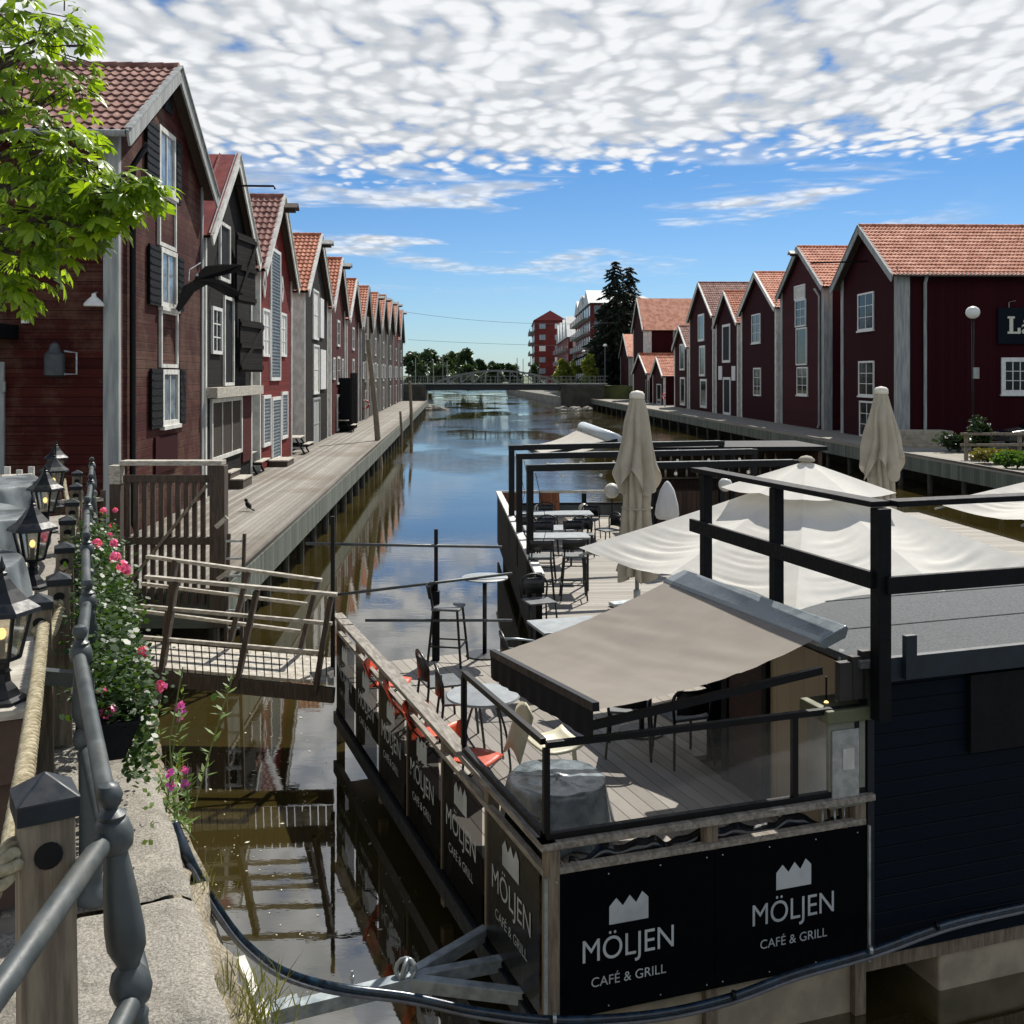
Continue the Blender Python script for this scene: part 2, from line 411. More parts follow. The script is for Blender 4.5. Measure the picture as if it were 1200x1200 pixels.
ground_m = mat('gravel and grass ground', '5c5a45', .95, .3, .4, bump=.6, bscale=30, c2='7d7a66')
def sheet(name, poly, z, m, drop=1.6):
    b = MB(); b.prism(poly, lambda a, c, t: (a, c, z-t), drop); return struct(b.build(name, m, None))
LP = [(FL(22)-1.0, 16.5), (FL(150)-1, 150), (-30, 340), (-1500, 340), (-1500, 16.5)]
sheet('ground', LP[::-1], BZ-.02, ground_m)
sheet('ground', [(XR(-20)+2, -20), (1500, -20), (1500, 340), (40, 340), (XR(160)+2, 160)], BZ-.02, ground_m)
sheet('ground', [(-4000, 395), (4000, 395), (4000, 5000), (-4000, 5000)], 1.6, mat('far ground', '4b5a36', .95, .3, .05))
# street and yard beside the right warehouses
sheet('street', [(24, 20), (300, 20), (300, 52.4), (24.2, 52.4)], BZ+.06, mat('asphalt', '4e4d4a', .9, .15, 3, bump=.4, bscale=60, c2='5e5c58'), .1)

def boardwalk(sgn, fx, ex, y0, y1, m_top, yend=None):
    o = thing('boardwalk', None, None, (ex(y0), y0, 0), math.atan(.055)); struct(o)
    b = MB(); pl = [(fx(y0), y0), (fx(y1), y1), (ex(y1), y1), (ex(y0), y0)]
    b.prism(pl, lambda a, c, t: (a, c, BZ-t), .07); b.build('deck', m_top, o, 'w')
    b = MB(); b.bar((ex(y0)-sgn*.05, y0, BZ+.05), (ex(y1)-sgn*.05, y1, BZ+.05), .13, .08); b.build('edge_beam', wood_grey, o, 'w', bev=.01)
    b = MB(); b.bar((ex(y0)+sgn*.0, y0, BZ-.36), (ex(y1), y1, BZ-.36), .06, .58)
    b.bar((fx(y0)-sgn*.8, y0+.03, BZ-.36), (ex(y0), y0+.03, BZ-.36), .06, .58)
    b.build('fascia', wood_fascia, o, 'w')
    y = y0+.6; i = 0
    while y < y1:
        b = MB(); r = rnd.uniform(.09, .13)
        b.tube([(ex(y)-sgn*.22, y, -1.2), (ex(y)-sgn*.2+rnd.uniform(-.04, .04), y, BZ-.07)], r, 9); b.build('pile', wood_pile, o, 'w', smooth=False); y += 2.2+.02*y*(.5 if sgn > 0 else .8); i += 1
    b = MB()                                        # sheet wall deep under the deck
    xx = lambda y: ex(y)-sgn*1.9
    b.prism([(xx(y0), y0+.2), (xx(y1), y1), (xx(y1)-sgn*.3, y1), (xx(y0)-sgn*.3, y0+.2)], lambda a, c, t: (a, c, BZ-.1-t), 3); b.build('retaining_wall', mat('dark wall', '2a2a24', .9, .3, 2), o, 'w')
    return o
boardwalk(1, lambda y: FL(y)-.3, XL, 16.6, 138, wood_grey)
boardwalk(-1, lambda y: FR(y)+.4 if y > 50 else XR(y)+4.5, XR, 4, 152, planks('grey quay boards', '77736a', '9a958a', .16, 'x', .85, .05, grain=.3))

# ------------------------------------------------------------------ near stone quay with terrace
QE = lambda y: .58-.469*y                           # outer edge of the coping
QZ = 3.05
def quay():
    o = thing('quay', None, None, (QE(0), 0, 0), math.atan(.469)); struct(o)
    # coping stones, one row of dressed blocks
    y = -1.2; rn = random.Random(3)
    b = MB(); ln = math.hypot(1, .469)
    e = Vector((-.469, 1, 0)).normalized(); nrm = Vector((e.y, -e.x, 0))
    joints = [-1.2, .6, 1.75, 2.95, 3.72, 5.0, 6.3, 7.7, 9.2, 10.6, 12.2, 13.6]
    for j0, j1 in zip(joints, joints[1:]):
        n = 14; dz = rn.uniform(-.012, .012)
        def fn(u, v, j0=j0, j1=j1, dz=dz):
            yy = j0+.012+(j1-j0-.024)*u; q = Vector((QE(yy), yy, 0))
            # v across: inner bottom, inner top ... outer edge ... down the face
            if v < .7: off = -.62+.62*(v/.7); z = 0
            else: off = .04*((v-.7)/.3); z = -.34*((v-.7)/.3)
            p = q+nrm*off
            rr = noise.noise(p*5)*.012+noise.noise(p*17)*.006+noise.noise(p*1.3+Vector((5, 0, 0)))*.015
            edge = min(u, 1-u)*(j1-j0)
            z += rr-(.03*max(0, 1-edge/.05)) - (.03*max(0, 1-abs(v-.7)/.06))
            p += nrm*(noise.noise(Vector((yy*3, 1, 0)))*.025 if v > .6 else 0)
            return (p.x, p.y, QZ+z+dz)
        b.grid(fn, 26, 20)
    b.build('coping', granite, o, 'w', smooth=True, solid=.0)
    # battered rubble wall below
    b = MB()
    def fw(u, v):
        yy = -1.5+17.*u; q = Vector((QE(yy), yy, 0)); off = -.05+.95*v
        if v < .3: off = -.05+.20*(v/.3)
        else: off = .15+.72*((v-.3)/.7)
        p = q+nrm*off; p.z = QZ-.34-.16*min(1, v/.3)-3.2*max(0, (v-.3)/.7)
        a = noise.noise(p*2.2)*.12+noise.noise(p*6)*.07+noise.noise(p*15)*.05+abs(noise.noise(p*9))*.05
        a *= min(1, v/.1); p += nrm*a; p.z += abs(noise.noise(p*5))*.07*min(1, v/.1)
        return p
    b.grid(fw, 200, 46); b.build('rubble_face', rubble, o, 'w', smooth=True)
    b = MB(); b.prism([(QE(-3)-.6, -3), (QE(16.4)-.6, 16.4), (-60, 16.4), (-60, -3)][::-1], lambda a, c, t: (a, c, QZ-.012-t), 3.3)
    b.build('paving', mat('paving', '7b7468', .9, .2, 5, bump=.5, bscale=30, c2='938b7e'), o, 'w')
    return o
quay()
# presumed road bridge behind the viewer, unseen, added to darken reflections and fill
t = thing('unseen_bridge', None, None, (0, -5, 0)); struct(t)
b = MB(); b.box(-40, 60, -10, -1.4, 2.5, 3.02); b.build('deck', mat('asphalt', '4e4d4a', .9, .15, 3, bump=.4, bscale=60, c2='5e5c58'), t, 'w')
b = MB(); b.box(-40, 60, -9.8, -1.6, -.5, 2.499); b.build('abutment', mat('dark stone', '35352f', .9, .3, .8, c2='4a4a42'), t, 'w')  # unseen dark mass below the added deck
# grass tufts along the joint of coping and rubble
def tufts():
    rn = random.Random(5); b = MB(); nrm = Vector((.905, .425, 0))
    spots = [(3.55, .20, 90, .36), (3.75, .22, 90, .32), (2.75, .22, 90, .14), (2.55, .2, 60, .15), (2.95, .2, 60, .12), (2.3, .2, 80, .16), (4.6, .18, 40, .2), (3.2, .19, 30, .14), (5.9, .2, 40, .25)]
    for yy, off, n, h in spots:
        for i in range(n):
            p = Vector((QE(yy), yy, 0))+nrm*(off+rn.gauss(0, .06))+Vector((-.425, .905, 0))*rn.gauss(0, .13); p.z = QZ-.48-max(0, off-.2)*1.5
            hh = h*.55*rn.uniform(.3, 1.1); l = Vector((rn.gauss(.1, .35), rn.gauss(0, .35), 1)).normalized(); sx = Vector((rn.gauss(0, 1), rn.gauss(0, 1), 0)).normalized()*.0026
            q = p+l*hh*.6; t = p+l*hh+Vector((l.x, l.y, -.2))*hh*.25
            b.add([p-sx, p+sx, q+sx*.8, q-sx*.8, t], [(0, 1, 2, 3), (3, 2, 4)])
    return tag(b.build('grass', grass_m, None, recalc=False), 'tufts of grass growing in the joint of the stone quay wall', 'grass', kind='stuff')
tufts()

# ------------------------------------------------------------------ warehouses
def clap(name, c1, c2, w=.17, wear=None, wa=.4, axis='z'): return planks(name, c1, c2, w, axis, .82, .055, grain=.5, bump=.6, wear=wear, wear_amt=wa, gapc=.35, spec=.15)
red_old = clap('old red boards', '2f0e0d', '491d18', .2, '5a4236', .95)
red_vert = planks('red upright boards', '2d0b10', '381014', .16, 'xy', .85, .06, grain=.3, bump=.5, gapc=.5, spec=.1)
red_bright = clap('bright red boards', '5a1816', '6d211d', .16)
red_mid = clap('dull red boards', '3c1211', '4c1917', .17)
brown_old = clap('old brown boards', '15100e', '2a211c', .2, '3a3029', .5)
brown_vert = planks('brown upright boards', '261e18', '3c3229', .18, 'xy', .85, .06, grain=.5)
tile_old = mat('old brown tiles', '6b4740', .8, .2, 2.2, bump=.3, bscale=20, c2='966f63', spec=.3)
tile_red = mat('red clay tiles', '97583f', .8, .2, 1.8, bump=.3, bscale=20, c2='b97a5e', spec=.3)
tile_orange = mat('orange clay tiles', 'a8664b', .8, .2, 1.6, bump=.3, bscale=20, c2='cb8f74', spec=.3)
seam_red = mat('red sheet metal', '7a3329', .5, .15, 2, c2='8d4234')

def tiles(b, W_, L, e0, ridge, side, ov, of, wave=.22, row=.37, amp=.032, flat=False, seam=False):
    """one roof slope in house space; side -1 left, +1 right"""
    half = W_/2; pitch = (ridge-e0)/half; xe = -ov; ze = e0-ov*pitch
    def at(s, y, up):
        x = xe+(half-xe)*s; z = ze+(ridge-ze)*s
        n = Vector((-pitch, 0, 1)).normalized()*up
        x, z = x+n.x, z+n.z
        return (x if side < 0 else W_-x, y, z)
    sl = math.hypot(half+ov, ridge-ze); ya, yb = -of, L+of
    if seam or flat:
        b.grid(lambda u, v: at(v, ya+(yb-ya)*u, .09), 1, 1)
        if seam:
            y = ya
            while y < yb: b.bar(at(0, y, .11), at(1, y, .11), .03, .06); y += .55
        return
    rows = int(sl/row); nw = int((yb-ya)/wave); per = 6
    ys = [ya+(yb-ya)*i/(nw*per) for i in range(nw*per+1)]; ph = [math.sin(6.28319*i/per) for i in range(nw*per+1)]
    rn = random.Random(int(W_*100+L)); o = len(b.v); m = len(ys)
    for r in range(rows):
        for s, up in ((r/rows, .125), ((r+1)/rows, .085)):
            for i, y in enumerate(ys):
                jit = .008*noise.noise(Vector((y*3, r*1.7, W_))); b.v.append(at(s, y, up+amp*(ph[i] if ph[i] > -.3 else -.3)+jit))
    for j in range(2*rows-1):
        for i in range(m-1): b.f.append((o+j*m+i, o+j*m+i+1, o+(j+1)*m+i+1, o+(j+1)*m+i))

class House:
    def __init__(s, name, label, side, d0, d1, eave, ridge, L, wall, roof, trim, group, base=BZ, ov=.3, of=.26, tile='geo', barge=.26, corner=(.2, .2), off=0, fl=None, cat='warehouse', barge_m=None):
        f = fl or (FL if side < 0 else FR)
        a, c = Vector((f(d0)+off, d0, base)), Vector((f(d1)+off, d1, base))
        if side > 0: a, c = c, a
        s.W = (c-a).length; s.e = eave-base; s.r = ridge-base; s.L = L; s.trim = trim; s.side = side
        ex = (c-a).normalized(); s.o = thing(name, label, cat, a, math.atan2(ex.y, ex.x), group); s.inv = wm(s.o).inverted()
        b = MB(); Wd = s.W
        b.prism([(0, 0), (Wd, 0), (Wd, s.e), (Wd/2, s.r), (0, s.e)], lambda x, z, t: (x, t, z), L); b.build('wall', wall, s.o)
        b = MB()
        if tile == 'geo':
            for sd_ in (-1, 1): tiles(b, Wd, L, s.e, s.r, sd_, ov, of)
        else:
            for sd_ in (-1, 1): tiles(b, Wd, L, s.e, s.r, sd_, ov, of, flat=(tile == 'flat'), seam=(tile == 'seam'))
        rf = b.build('roof', roof, s.o, smooth=(tile == 'geo'), autos=50 if tile == 'geo' else None, recalc=False)
        p = (s.r-s.e)/(Wd/2)
        b = MB(); b.add([(-ov, -of+.02, s.e-ov*p), (Wd/2, -of+.02, s.r), (Wd/2, L+of, s.r), (-ov, L+of, s.e-ov*p)], [(0, 1, 2, 3)])
        b.add([(Wd+ov, -of+.02, s.e-ov*p), (Wd/2, -of+.02, s.r), (Wd/2, L+of, s.r), (Wd+ov, L+of, s.e-ov*p)], [(0, 3, 2, 1)])
        b.build('soffit', dark_wood, rf)
        if tile == 'geo':
            b = MB(); y = -of
            while y < L+of:
                b.lathe([(.12, 0), (.10, .40)], (Wd/2, y, s.r+.10), 8, axis=Matrix.Rotation(-1.5708, 3, 'X')); y += .37
            b.build('ridge_tiles', roof, rf, smooth=True, autos=50)
        for sd_ in (-1, 1):
            b = MB(); xe = -ov-.03 if sd_ < 0 else Wd+ov+.03
            lo = (xe, -of-.03, s.e-ov*p+.10-barge/2); hi = (Wd/2, -of-.03, s.r+.10-barge/2)
            b.bar(lo, hi, .05, barge); b.bar((lo[0], -of-.02, lo[2]+barge/2+.03), (hi[0], -of-.02, hi[2]+barge/2+.03), .16, .035)
            b.build('barge_board', barge_m or trim, s.o)
        for sd_ in (-1, 1):
            b = MB(); x0 = 0 if sd_ < 0 else Wd; cf, cs = corner
            b.box(*(sorted((x0-sd_*-.03 if 0 else x0+sd_*.035, x0-sd_*cf))), -.045, .0, 0, s.e+ (p*cf if True else 0)-.02)
            b.box(*(sorted((x0, x0+sd_*.035))), .0, cs, 0, s.e-.05)
            b.build('corner_board', trim, s.o)
    def px(s, x, y, wall='f'):
        """photo pixel -> point on the front (x, z) or on the side wall towards the camera (y, z)"""
        o = s.inv @ Vector((0, 0, HC)); r = (s.inv.to_3x3() @ Vector(((x-600)/1200, 1, -(y-440)/1200)))
        if wall == 'f': t = -o.y/r.y; q = o+r*t; return q.x, q.z
        X = 0 if s.side < 0 else s.W; t = (X-o.x)/r.x; q = o+r*t; return q.y, q.z
    def rect(s, x0, x1, y0, y1, wall='f'):
        xm = (x0+x1)/2; a = s.px(x0, y0, wall)[0]; c = s.px(x1, y0, wall)[0]
        return min(a, c), max(a, c), s.px(xm, y1, wall)[1], s.px(xm, y0, wall)[1]
    def tf(s, wall):
        if wall == 'f': return lambda a, z, t: (a, -t, z)
        X = 0 if s.side < 0 else s.W; sg = -1 if s.side < 0 else 1
        return lambda a, z, t: (X+sg*t, a, z)
    def slab(s, b, a0, a1, z0, z1, t0, t1, wall='f'):
        f = s.tf(wall); p, q = f(a0, z0, t0), f(a1, z1, t1)
        b.box(*sorted((p[0], q[0])), *sorted((p[1], q[1])), *sorted((p[2], q[2])))
    def win(s, x0, x1, y0, y1, nx=2, ny=3, fr=None, pane=None, fw=.1, wall='f', name='window', sill=False, raw=None, t=.07, label=None):
        a0, a1, z0, z1 = raw or s.rect(x0, x1, y0, y1, wall); fr = fr or white_paint
        fw = min(fw, (a1-a0)*.22)
        b = MB()
        s.slab(b, a0, a0+fw, z0, z1, .0, t, wall); s.slab(b, a1-fw, a1, z0, z1, 0, t, wall)
        s.slab(b, a0+fw, a1-fw, z0, z0+fw, 0, t-.004, wall); s.slab(b, a0+fw, a1-fw, z1-fw, z1, 0, t-.004, wall)
        if sill: s.slab(b, a0-.06, a1+.06, z0-.09, z0, .0, t+.05, wall)
        if nx:
            iw, ih = a1-a0-2*fw, z1-z0-2*fw
            for i in range(1, nx): c = a0+fw+iw*i/nx; s.slab(b, c-.025, c+.025, z0+fw, z1-fw, .01, .045, wall)
            for j in range(1, ny): c = z0+fw+ih*j/ny; s.slab(b, a0+fw, a1-fw, c-.018, c+.018, .012, .040, wall)
        f = b.build(name, fr, s.o)
        if label: f['label'] = label
        b = MB(); s.slab(b, a0+fw, a1-fw, z0+fw, z1-fw, .004, .02, wall); b.build('pane', pane or dark_pane, f); return a0, a1, z0, z1
    def board(s, name, x0, x1, y0, y1, m, t0=.0, t1=.05, wall='f', raw=None, label=None, slats=0):
        a0, a1, z0, z1 = raw or s.rect(x0, x1, y0, y1, wall); b = MB()
        s.slab(b, a0, a1, z0, z1, t0, t1, wall)
        if slats:
            n = max(3, int((z1-z0)/slats))
            for i in range(n): zz = z0+(z1-z0)*(i+.5)/n; s.slab(b, a0+.04, a1-.04, zz-.012, zz+.02, t1, t1+.014, wall)
        o = b.build(name, m, s.o)
        if label: o['label'] = label
        return a0, a1, z0, z1
    def hoist(s, roofm=None, n=.4, z=None):
        b = MB(); zz = (z or s.r)-.55; b.box(s.W/2-.08, s.W/2+.08, -.35-n, 0, zz, zz+.16)
        h = b.build('hoist_beam', dark_wood, s.o)
        b = MB()
        for sg in (-1, 1): b.bar((s.W/2, -.3-n, zz+.34), (s.W/2+sg*.32, -.3-n, zz+.16), .001, .04) if 0 else b.add([(s.W/2, -.45-n, zz+.36), (s.W/2+sg*.34, -.45-n, zz+.14), (s.W/2+sg*.34, -.05, zz+.14), (s.W/2, -.05, zz+.36)], [(0, 1, 2, 3)])
        b.build('hoist_roof', roofm or trim_grey, h, solid=.05)
    def pipe(s, m, a, off=.1, wall='f', r=.055, z0=.1, z1=None, name='downpipe'):
        f = s.tf(wall); z1 = z1 or s.e-.15; b = MB()
        b.tube([f(a, z0, off+.1), f(a, z0+.2, off), f(a, z1-.5, off), f(a, z1, off+.32 if wall == 'f' else off+.3)], r, 8); b.build(name, m, s.o, smooth=True)
    def gutter(s, m, side=None):
        sg = s.side if side is None else side; X = -.42 if sg < 0 else s.W+.42; p = (s.r-s.e)/(s.W/2)
        b = MB(); b.tube([(X, -.3, s.e-.35*p+.02), (X, s.L+.3, s.e-.35*p+.02)], .075, 8); b.build('gutter', m, s.o, smooth=True)

GL = 'old harbour warehouses along the left boardwalk'
def left(label, d0, d1, eave, ridge, wall, roof, trim, **kw): return House('warehouse', label, -1, d0, d1, eave, ridge, kw.pop('L', 11), wall, roof, trim, GL, **kw)
# nearest, dark red with black shutters
h = left('large dark red timber warehouse nearest on the left with black shutters', 21.3, 28.5, 10.05, 12.3, red_old, tile_old, trim_grey, L=14, corner=(.13, .27), barge=.34, ov=.36, of=.32)
for r_, pn in (((184, 203, 153, 227), pale_pane), ((186, 205, 293, 361), pale_pane), ((188, 207, 433, 498), pale_pane)):
    h.win(*r_, 2, 1, trim_white, pn, fw=.12, sill=True)
for r_ in ((184, 204, 230, 291), (186, 206, 364, 431)):
    h.win(*r_, 1, 1, trim_white, red_old, fw=.09, name='panel_frame')
for r_ in ((169, 183.5, 144, 206), (172, 185.5, 288, 358), (174, 187.5, 432, 502), (204, 209, 168, 240), (206, 212.5, 302, 365), (208, 214.5, 433, 497)):
    h.board('shutter', *r_, black_wood, .02, .08, slats=.16)
h.board('hatch', 180, 206, 510, 552, red_vert, 0, .05)
h.board('vent', 190, 200, 104, 131, black_wood, 0, .06, slats=.12)
h.pipe(black_metal, h.px(150, 400)[0], r=.07)
h.gutter(trim_grey)
# lamps and boxes on its blind side wall
def wall_lamp(hh, x, y, wall):
    a, z = hh.px(x, y, wall); f = hh.tf(wall); b = MB()
    b.lathe([(.20, 0), (.20, .05), (.14, .12), (.05, .2), (.04, .26)], f(a, z-.1, .2), 16); l = b.build('wall_lamp', white_paint, hh.o, smooth=True, autos=40); l['label'] = 'white dished lamp at the house corner'
    b = MB(); b.tube([f(a, z+.16, .2), f(a, z+.2, .02)], .02, 6); b.build('bracket', trim_grey, l)
wall_lamp(h, 114, 354, 's')
a, z = h.px(70, 426, 's'); f = h.tf('s'); b = MB(); b.lathe([(.13, -.28), (.2, -.24), (.2, .18), (.12, .26), (.08, .4), (.02, .44)], f(a, z, .28), 16)
l = b.build('bulkhead_lamp', mat('dull grey metal', '3d4144', .5, .2, 8), h.o, smooth=True, autos=40); l['label'] = 'dark bulkhead lamp on the shaded side wall'
b = MB(); b.tube([f(a-.2, z-.22, .3), f(a-.42, z-.22, .22), f(a-.42, z+.22, .22), f(a-.2, z+.25, .3)], .02, 6); b.build('handle', steel, l)
h.board('alarm_box', 27.5, 34.5, 368, 379, white_paint, .0, .12, 's'); h.board('porch_roof', -30, 22, 381, 397, black_wood, 0, .9, 's')
h.win(-26, 6, 424, 556, 1, 1, trim_grey, brown_old, wall='s', name='door', fw=.2); h.board('switch_box', 4, 9, 447, 459, trim_grey, .08, .14, 's')
# second: black-brown, open hatches
black_old = clap('tarred black boards', '070606', '120f0d', .2, '221c18', .4)
h = left('narrow black-brown timber warehouse with open hoist hatches and red sheet roof', 28.8, 35.4, 8.95, 11.75, black_old, seam_red, trim_white, tile='seam', corner=(.12, .3), of=.25, ov=.25, barge=.34, barge_m=trim_white)
h.win(247, 258.5, 360, 415, 2, 3, white_paint, dark_pane)
h.win(256, 268, 262, 330, 1, 1, trim_white, black_wood, name='hoist_opening'); h.win(261, 272.5, 348, 452, 1, 1, trim_white, black_wood, name='hoist_opening')
for x0, x1, y0, y1 in ((271, 284, 276, 356), (275, 293, 376, 436)):
    a0, a1, z0, z1 = h.rect(x0, x1, y0, y1); b = MB()
    b.prism([(a0, z0), (a1, z0), (a1, z1), (a0, z1)], lambda a, z, t: (a, -.12-.25*(a-a0)/(a1-a0)-t, z), .06)
    for zz in (z0+.15, (z0+z1)/2, z1-.15): b.bar((a0, -.20, zz), (a1, -.45, zz), .05, .14)
    b.bar((a0, -.22, z0+.1), (a1, -.47, z1-.15), .04, .12)
    b.build('hatch_door', black_old, h.o)
h.board('ledge', 240, 297, 453, 464, pale_wood, 0, .35)
h.win(246, 282, 466, 536, 3, 1, trim_white, brown_vert, name='door', fw=.12); h.board('side_panel', 283, 293, 458, 540, red_mid, .0, .05)
b = MB(); z0 = h.r-.9; b.tube([(h.W/2, .1, z0), (h.W/2, -1.35, z0), (h.W/2, -1.4, z0-.1)], .035, 6); b.build('hoist_rod', black_metal, h.o)
# third: bright red
h = left('bright red boarded warehouse with white diamonds and tall louvred column', 36.9, 44.2, 8.85, 11.9, red_bright, tile_old, trim_white, corner=(.14, .75), of=.28, ov=.28, barge=.32)
h.hoist(dark_wood)
def diamond(hh, x, y, w_, h_):
    a, z = hh.px(x, y); b = MB()
    for k in range(4):
        q = [(a-w_, z), (a, z+h_), (a+w_, z), (a, z-h_)]; b.bar((q[k][0], -.04, q[k][1]), (q[(k+1) % 4][0], -.04, q[(k+1) % 4][1]), .05, .09)
    b.build('diamond_vent', white_paint, hh.o)
diamond(h, 308.5, 332, .26, .5); diamond(h, 329.5, 339, .26, .5)
slate = mat('grey louvre', '59656c', .6, .15, 4, c2='77838a')
for r_ in ((316, 327.5, 292, 446), (317.5, 328, 465, 540), (307, 316, 463, 523), (329, 336, 459, 514)):
    a0, a1, z0, z1 = h.win(*r_, 0, 0, white_paint, slate, fw=.13, name='louvre')
    b = MB(); zz = z0+.2
    while zz < z1-.2: h.slab(b, a0+.12, a1-.12, zz, zz+.05, .02, .045); zz += .13
    b.build('slats', slate, h.o)
for r_ in ((306.5, 315, 362, 418), (328, 334.5, 367, 418)): h.win(*r_, 2, 3, white_paint, white_paint)
# fourth: dark with white loading doors
h = left('dark brown warehouse with stacked white loading doors and grey corner post', 48.0, 56.8, 8.95, 12.0, clap('dark brown boards', '0f0b09', '1d1613', .18, '2b231e', .4), tile_red, trim_white, corner=(.14, 1.1), of=.25, ov=.28, barge=.32)
h.hoist()
for r_ in ((366, 372.5, 340, 398), (366.5, 373, 404, 462)): h.win(*r_, 1, 2, white_paint, trim_white, name='loading_door')
h.win(366, 374, 466, 527, 1, 2, trim_grey, trim_grey, name='door')
for r_ in ((374, 378, 350, 396), (374.5, 380.5, 410, 456)): h.board('shutter', *r_, white_paint, 0, .08)
specs = [
 ('red-walled warehouse with black barred porch beside its white-framed door strip, fifth along the boardwalk', 58.3, 66.0, 8.9, 11.9, red_mid, tile_red, .2, 1, 2.0),
 ('warehouse with finely boarded red front, sixth along the boardwalk', 67.2, 75.5, 8.7, 11.5, red_mid, tile_red, .2, 0, 2.2),
 ('plain brown warehouse with a tall dark flank, seventh along the boardwalk', 77.5, 86, 8.7, 11.9, brown_old, tile_orange, .25, 0, 4.),
 ('brown warehouse with pale hoist canopy, eighth along the boardwalk', 87.5, 96, 9.0, 12.2, brown_vert, tile_orange, .5, 1, 2.4),
 ('grey-trimmed warehouse with pale corner post, ninth along the boardwalk', 97.5, 107, 9.4, 12.8, brown_vert, tile_orange, .9, 1, 2.4),
 ('warehouse with two pale corner posts and hoist canopy, tenth along the boardwalk', 108.5, 118.5, 9.8, 13.2, brown_old, tile_orange, .9, 1, 2.4),
 ('dull red warehouse, second from the far end of the left row', 120, 130, 10., 13.8, red_mid, tile_orange, .9, 1, 2.4),
 ('small dark warehouse closing the far end of the left row', 131.5, 142, 9.6, 13.6, brown_old, tile_orange, .5, 1, 2.4)]
for i, (lb, d0, d1, e_, r_, wl, rf, cs, ho, gw) in enumerate(specs):
    h = left(lb, d0, d1, e_, r_, wl, rf, trim_grey if i > 1 else trim_white, corner=(.2, cs), barge=.34, tile='geo' if d0 < 100 else 'flat')
    if ho: h.hoist()
    m_ = h.W/2
    for z0, z1 in ((.1, 2.3), (2.9, 4.6), (5.2, 6.8)):
        h.win(0, 0, 0, 0, 1, 2, trim_white, dark_pane if i % 2 else brown_old, raw=(m_-.7, m_+.7, z0, z1), name='door' if z0 < 1 else 'hatch', fw=.14)
    if i != 1:
        for sx in (-2.3, 2.3): h.win(0, 0, 0, 0, 2, 3, white_paint, dark_pane, raw=(m_+sx-.45, m_+sx+.45, 3.2, 4.5))
    if i == 0:                                       # black porch with bars
        b = MB(); b.box(4.2, 7.6, -.7, -.05, .1, 3.3); b.build('porch', black_wood, h.o)
        for q in range(6): b = MB(); b.box(4.2+q*.65, 4.3+q*.65, -.82, -.71, .1, 3.6); b.build('porch_post', black_paint, h.o)
    if i == 2:
        for q in range(3): b = MB(); b.box(4.2+q*.7, 4.4+q*.7, -.14, 0, 0, 8.2); b.build('timber_strip', pale_wood, h.o)

# ---- right row
GR = 'red warehouses along the right boardwalk'
def right(label, x0, x1, eave, ridge, wall, roof, trim, **kw):
    d0, d1 = 26203/(x1-560), 26203/(x0-560)
    return House('warehouse', label, 1, d0, d1, eave, ridge, kw.pop('L', 14), wall, roof, trim, GR, **kw)
pur = planks('deep red upright boards', '2a0911', '340e15', .17, 'xy', .85, .06, grain=.3, bump=.5, gapc=.5, spec=.1)
h = right('largest right-hand red warehouse with long tiled roof and signboard on its side', 986, 1052, 10.35, 13.2, pur, tile_orange, trim_grey, L=34, corner=(.38, .62), barge=.4, of=.5, ov=.5)
h.win(1006, 1024.5, 343, 387, 2, 3, white_paint, dark_pane, sill=True); h.win(1007, 1025, 423, 464, 2, 3, white_paint, dark_pane, sill=True)
h.win(1008, 1025, 470, 512, 2, 3, white_paint, dark_pane, name='door')
h.win(1173, 1226, 419, 462, 5, 3, white_paint, dark_pane, wall='s', fw=.22, sill=True)
h.gutter(trim_grey); h.pipe(trim_grey, 1.4, wall='s', r=.09)
h.board('plinth', 1060, 1500, 517, 531, concrete, .0, .12, 's')
b = MB(); b.tube([(h.W/2, .0, h.r-1.9), (h.W/2-.1, -3.2, h.r-2.0)], .05, 6); b.build('hoist_rod', black_metal, h.o)
BIGH = h
h = right('dark red warehouse with a white strip of windows and hoist, beside the largest one', 915, 966, 10.6, 13.5, clap('purple red boards', '350d14', '3f121a', .2), tile_orange, trim_grey, corner=(.45, .5), barge=.36)
h.hoist(trim_white)
h.win(931.5, 944, 334, 351, 1, 1, white_paint, trim_white, name='panel_frame'); h.win(932.5, 945, 351, 383, 2, 3, white_paint, dark_pane); h.win(933.5, 946, 384, 428, 1, 1, white_paint, dark_pane, name='hatch'); h.win(934.5, 947, 430, 463, 2, 3, white_paint, dark_pane, sill=True)
h.pipe(trim_grey, h.W-.7, r=.08)
h = right('red warehouse with one small white window on each floor, plain front', 868.5, 910, 9.95, 12.85, pur, tile_orange, trim_white, corner=(.35, .5), barge=.34)
h.win(881.5, 891.5, 368, 402, 2, 3, white_paint, dark_pane, sill=True); h.win(883.5, 892, 431, 464, 2, 3, white_paint, dark_pane)
h = right('narrow low red warehouse with two black doors in white frames', 839, 865, 9.4, 12.2, pur, tile_red, trim_white, corner=(.3, .4))
h.win(847, 856, 380, 425, 1, 1, white_paint, black_wood, name='hatch', fw=.22); h.win(848, 856.5, 442, 486, 1, 1, white_paint, black_wood, name='door', fw=.22)
for r_ in ((842.5, 846.5, 429, 445), (858, 862, 429, 446)): h.board('notice', *r_, white_paint, 0, .06)
h = right('tall red warehouse with three black hatches one above the other', 808, 836, 10.5, 13.9, red_vert, tile_old, trim_white, corner=(.3, .6))
for r_ in ((818.5, 825.5, 368, 400), (820, 826.5, 405, 441), (821, 828.5, 444, 478)): h.win(*r_, 1, 1, white_paint, dark_pane, name='hatch', fw=.22)
h = right('slim red gabled house with two narrow dark doors beyond the tall warehouse', 790.5, 806, 7.9, 10.1, red_vert, tile_old, trim_white, L=9, corner=(.3, .4))
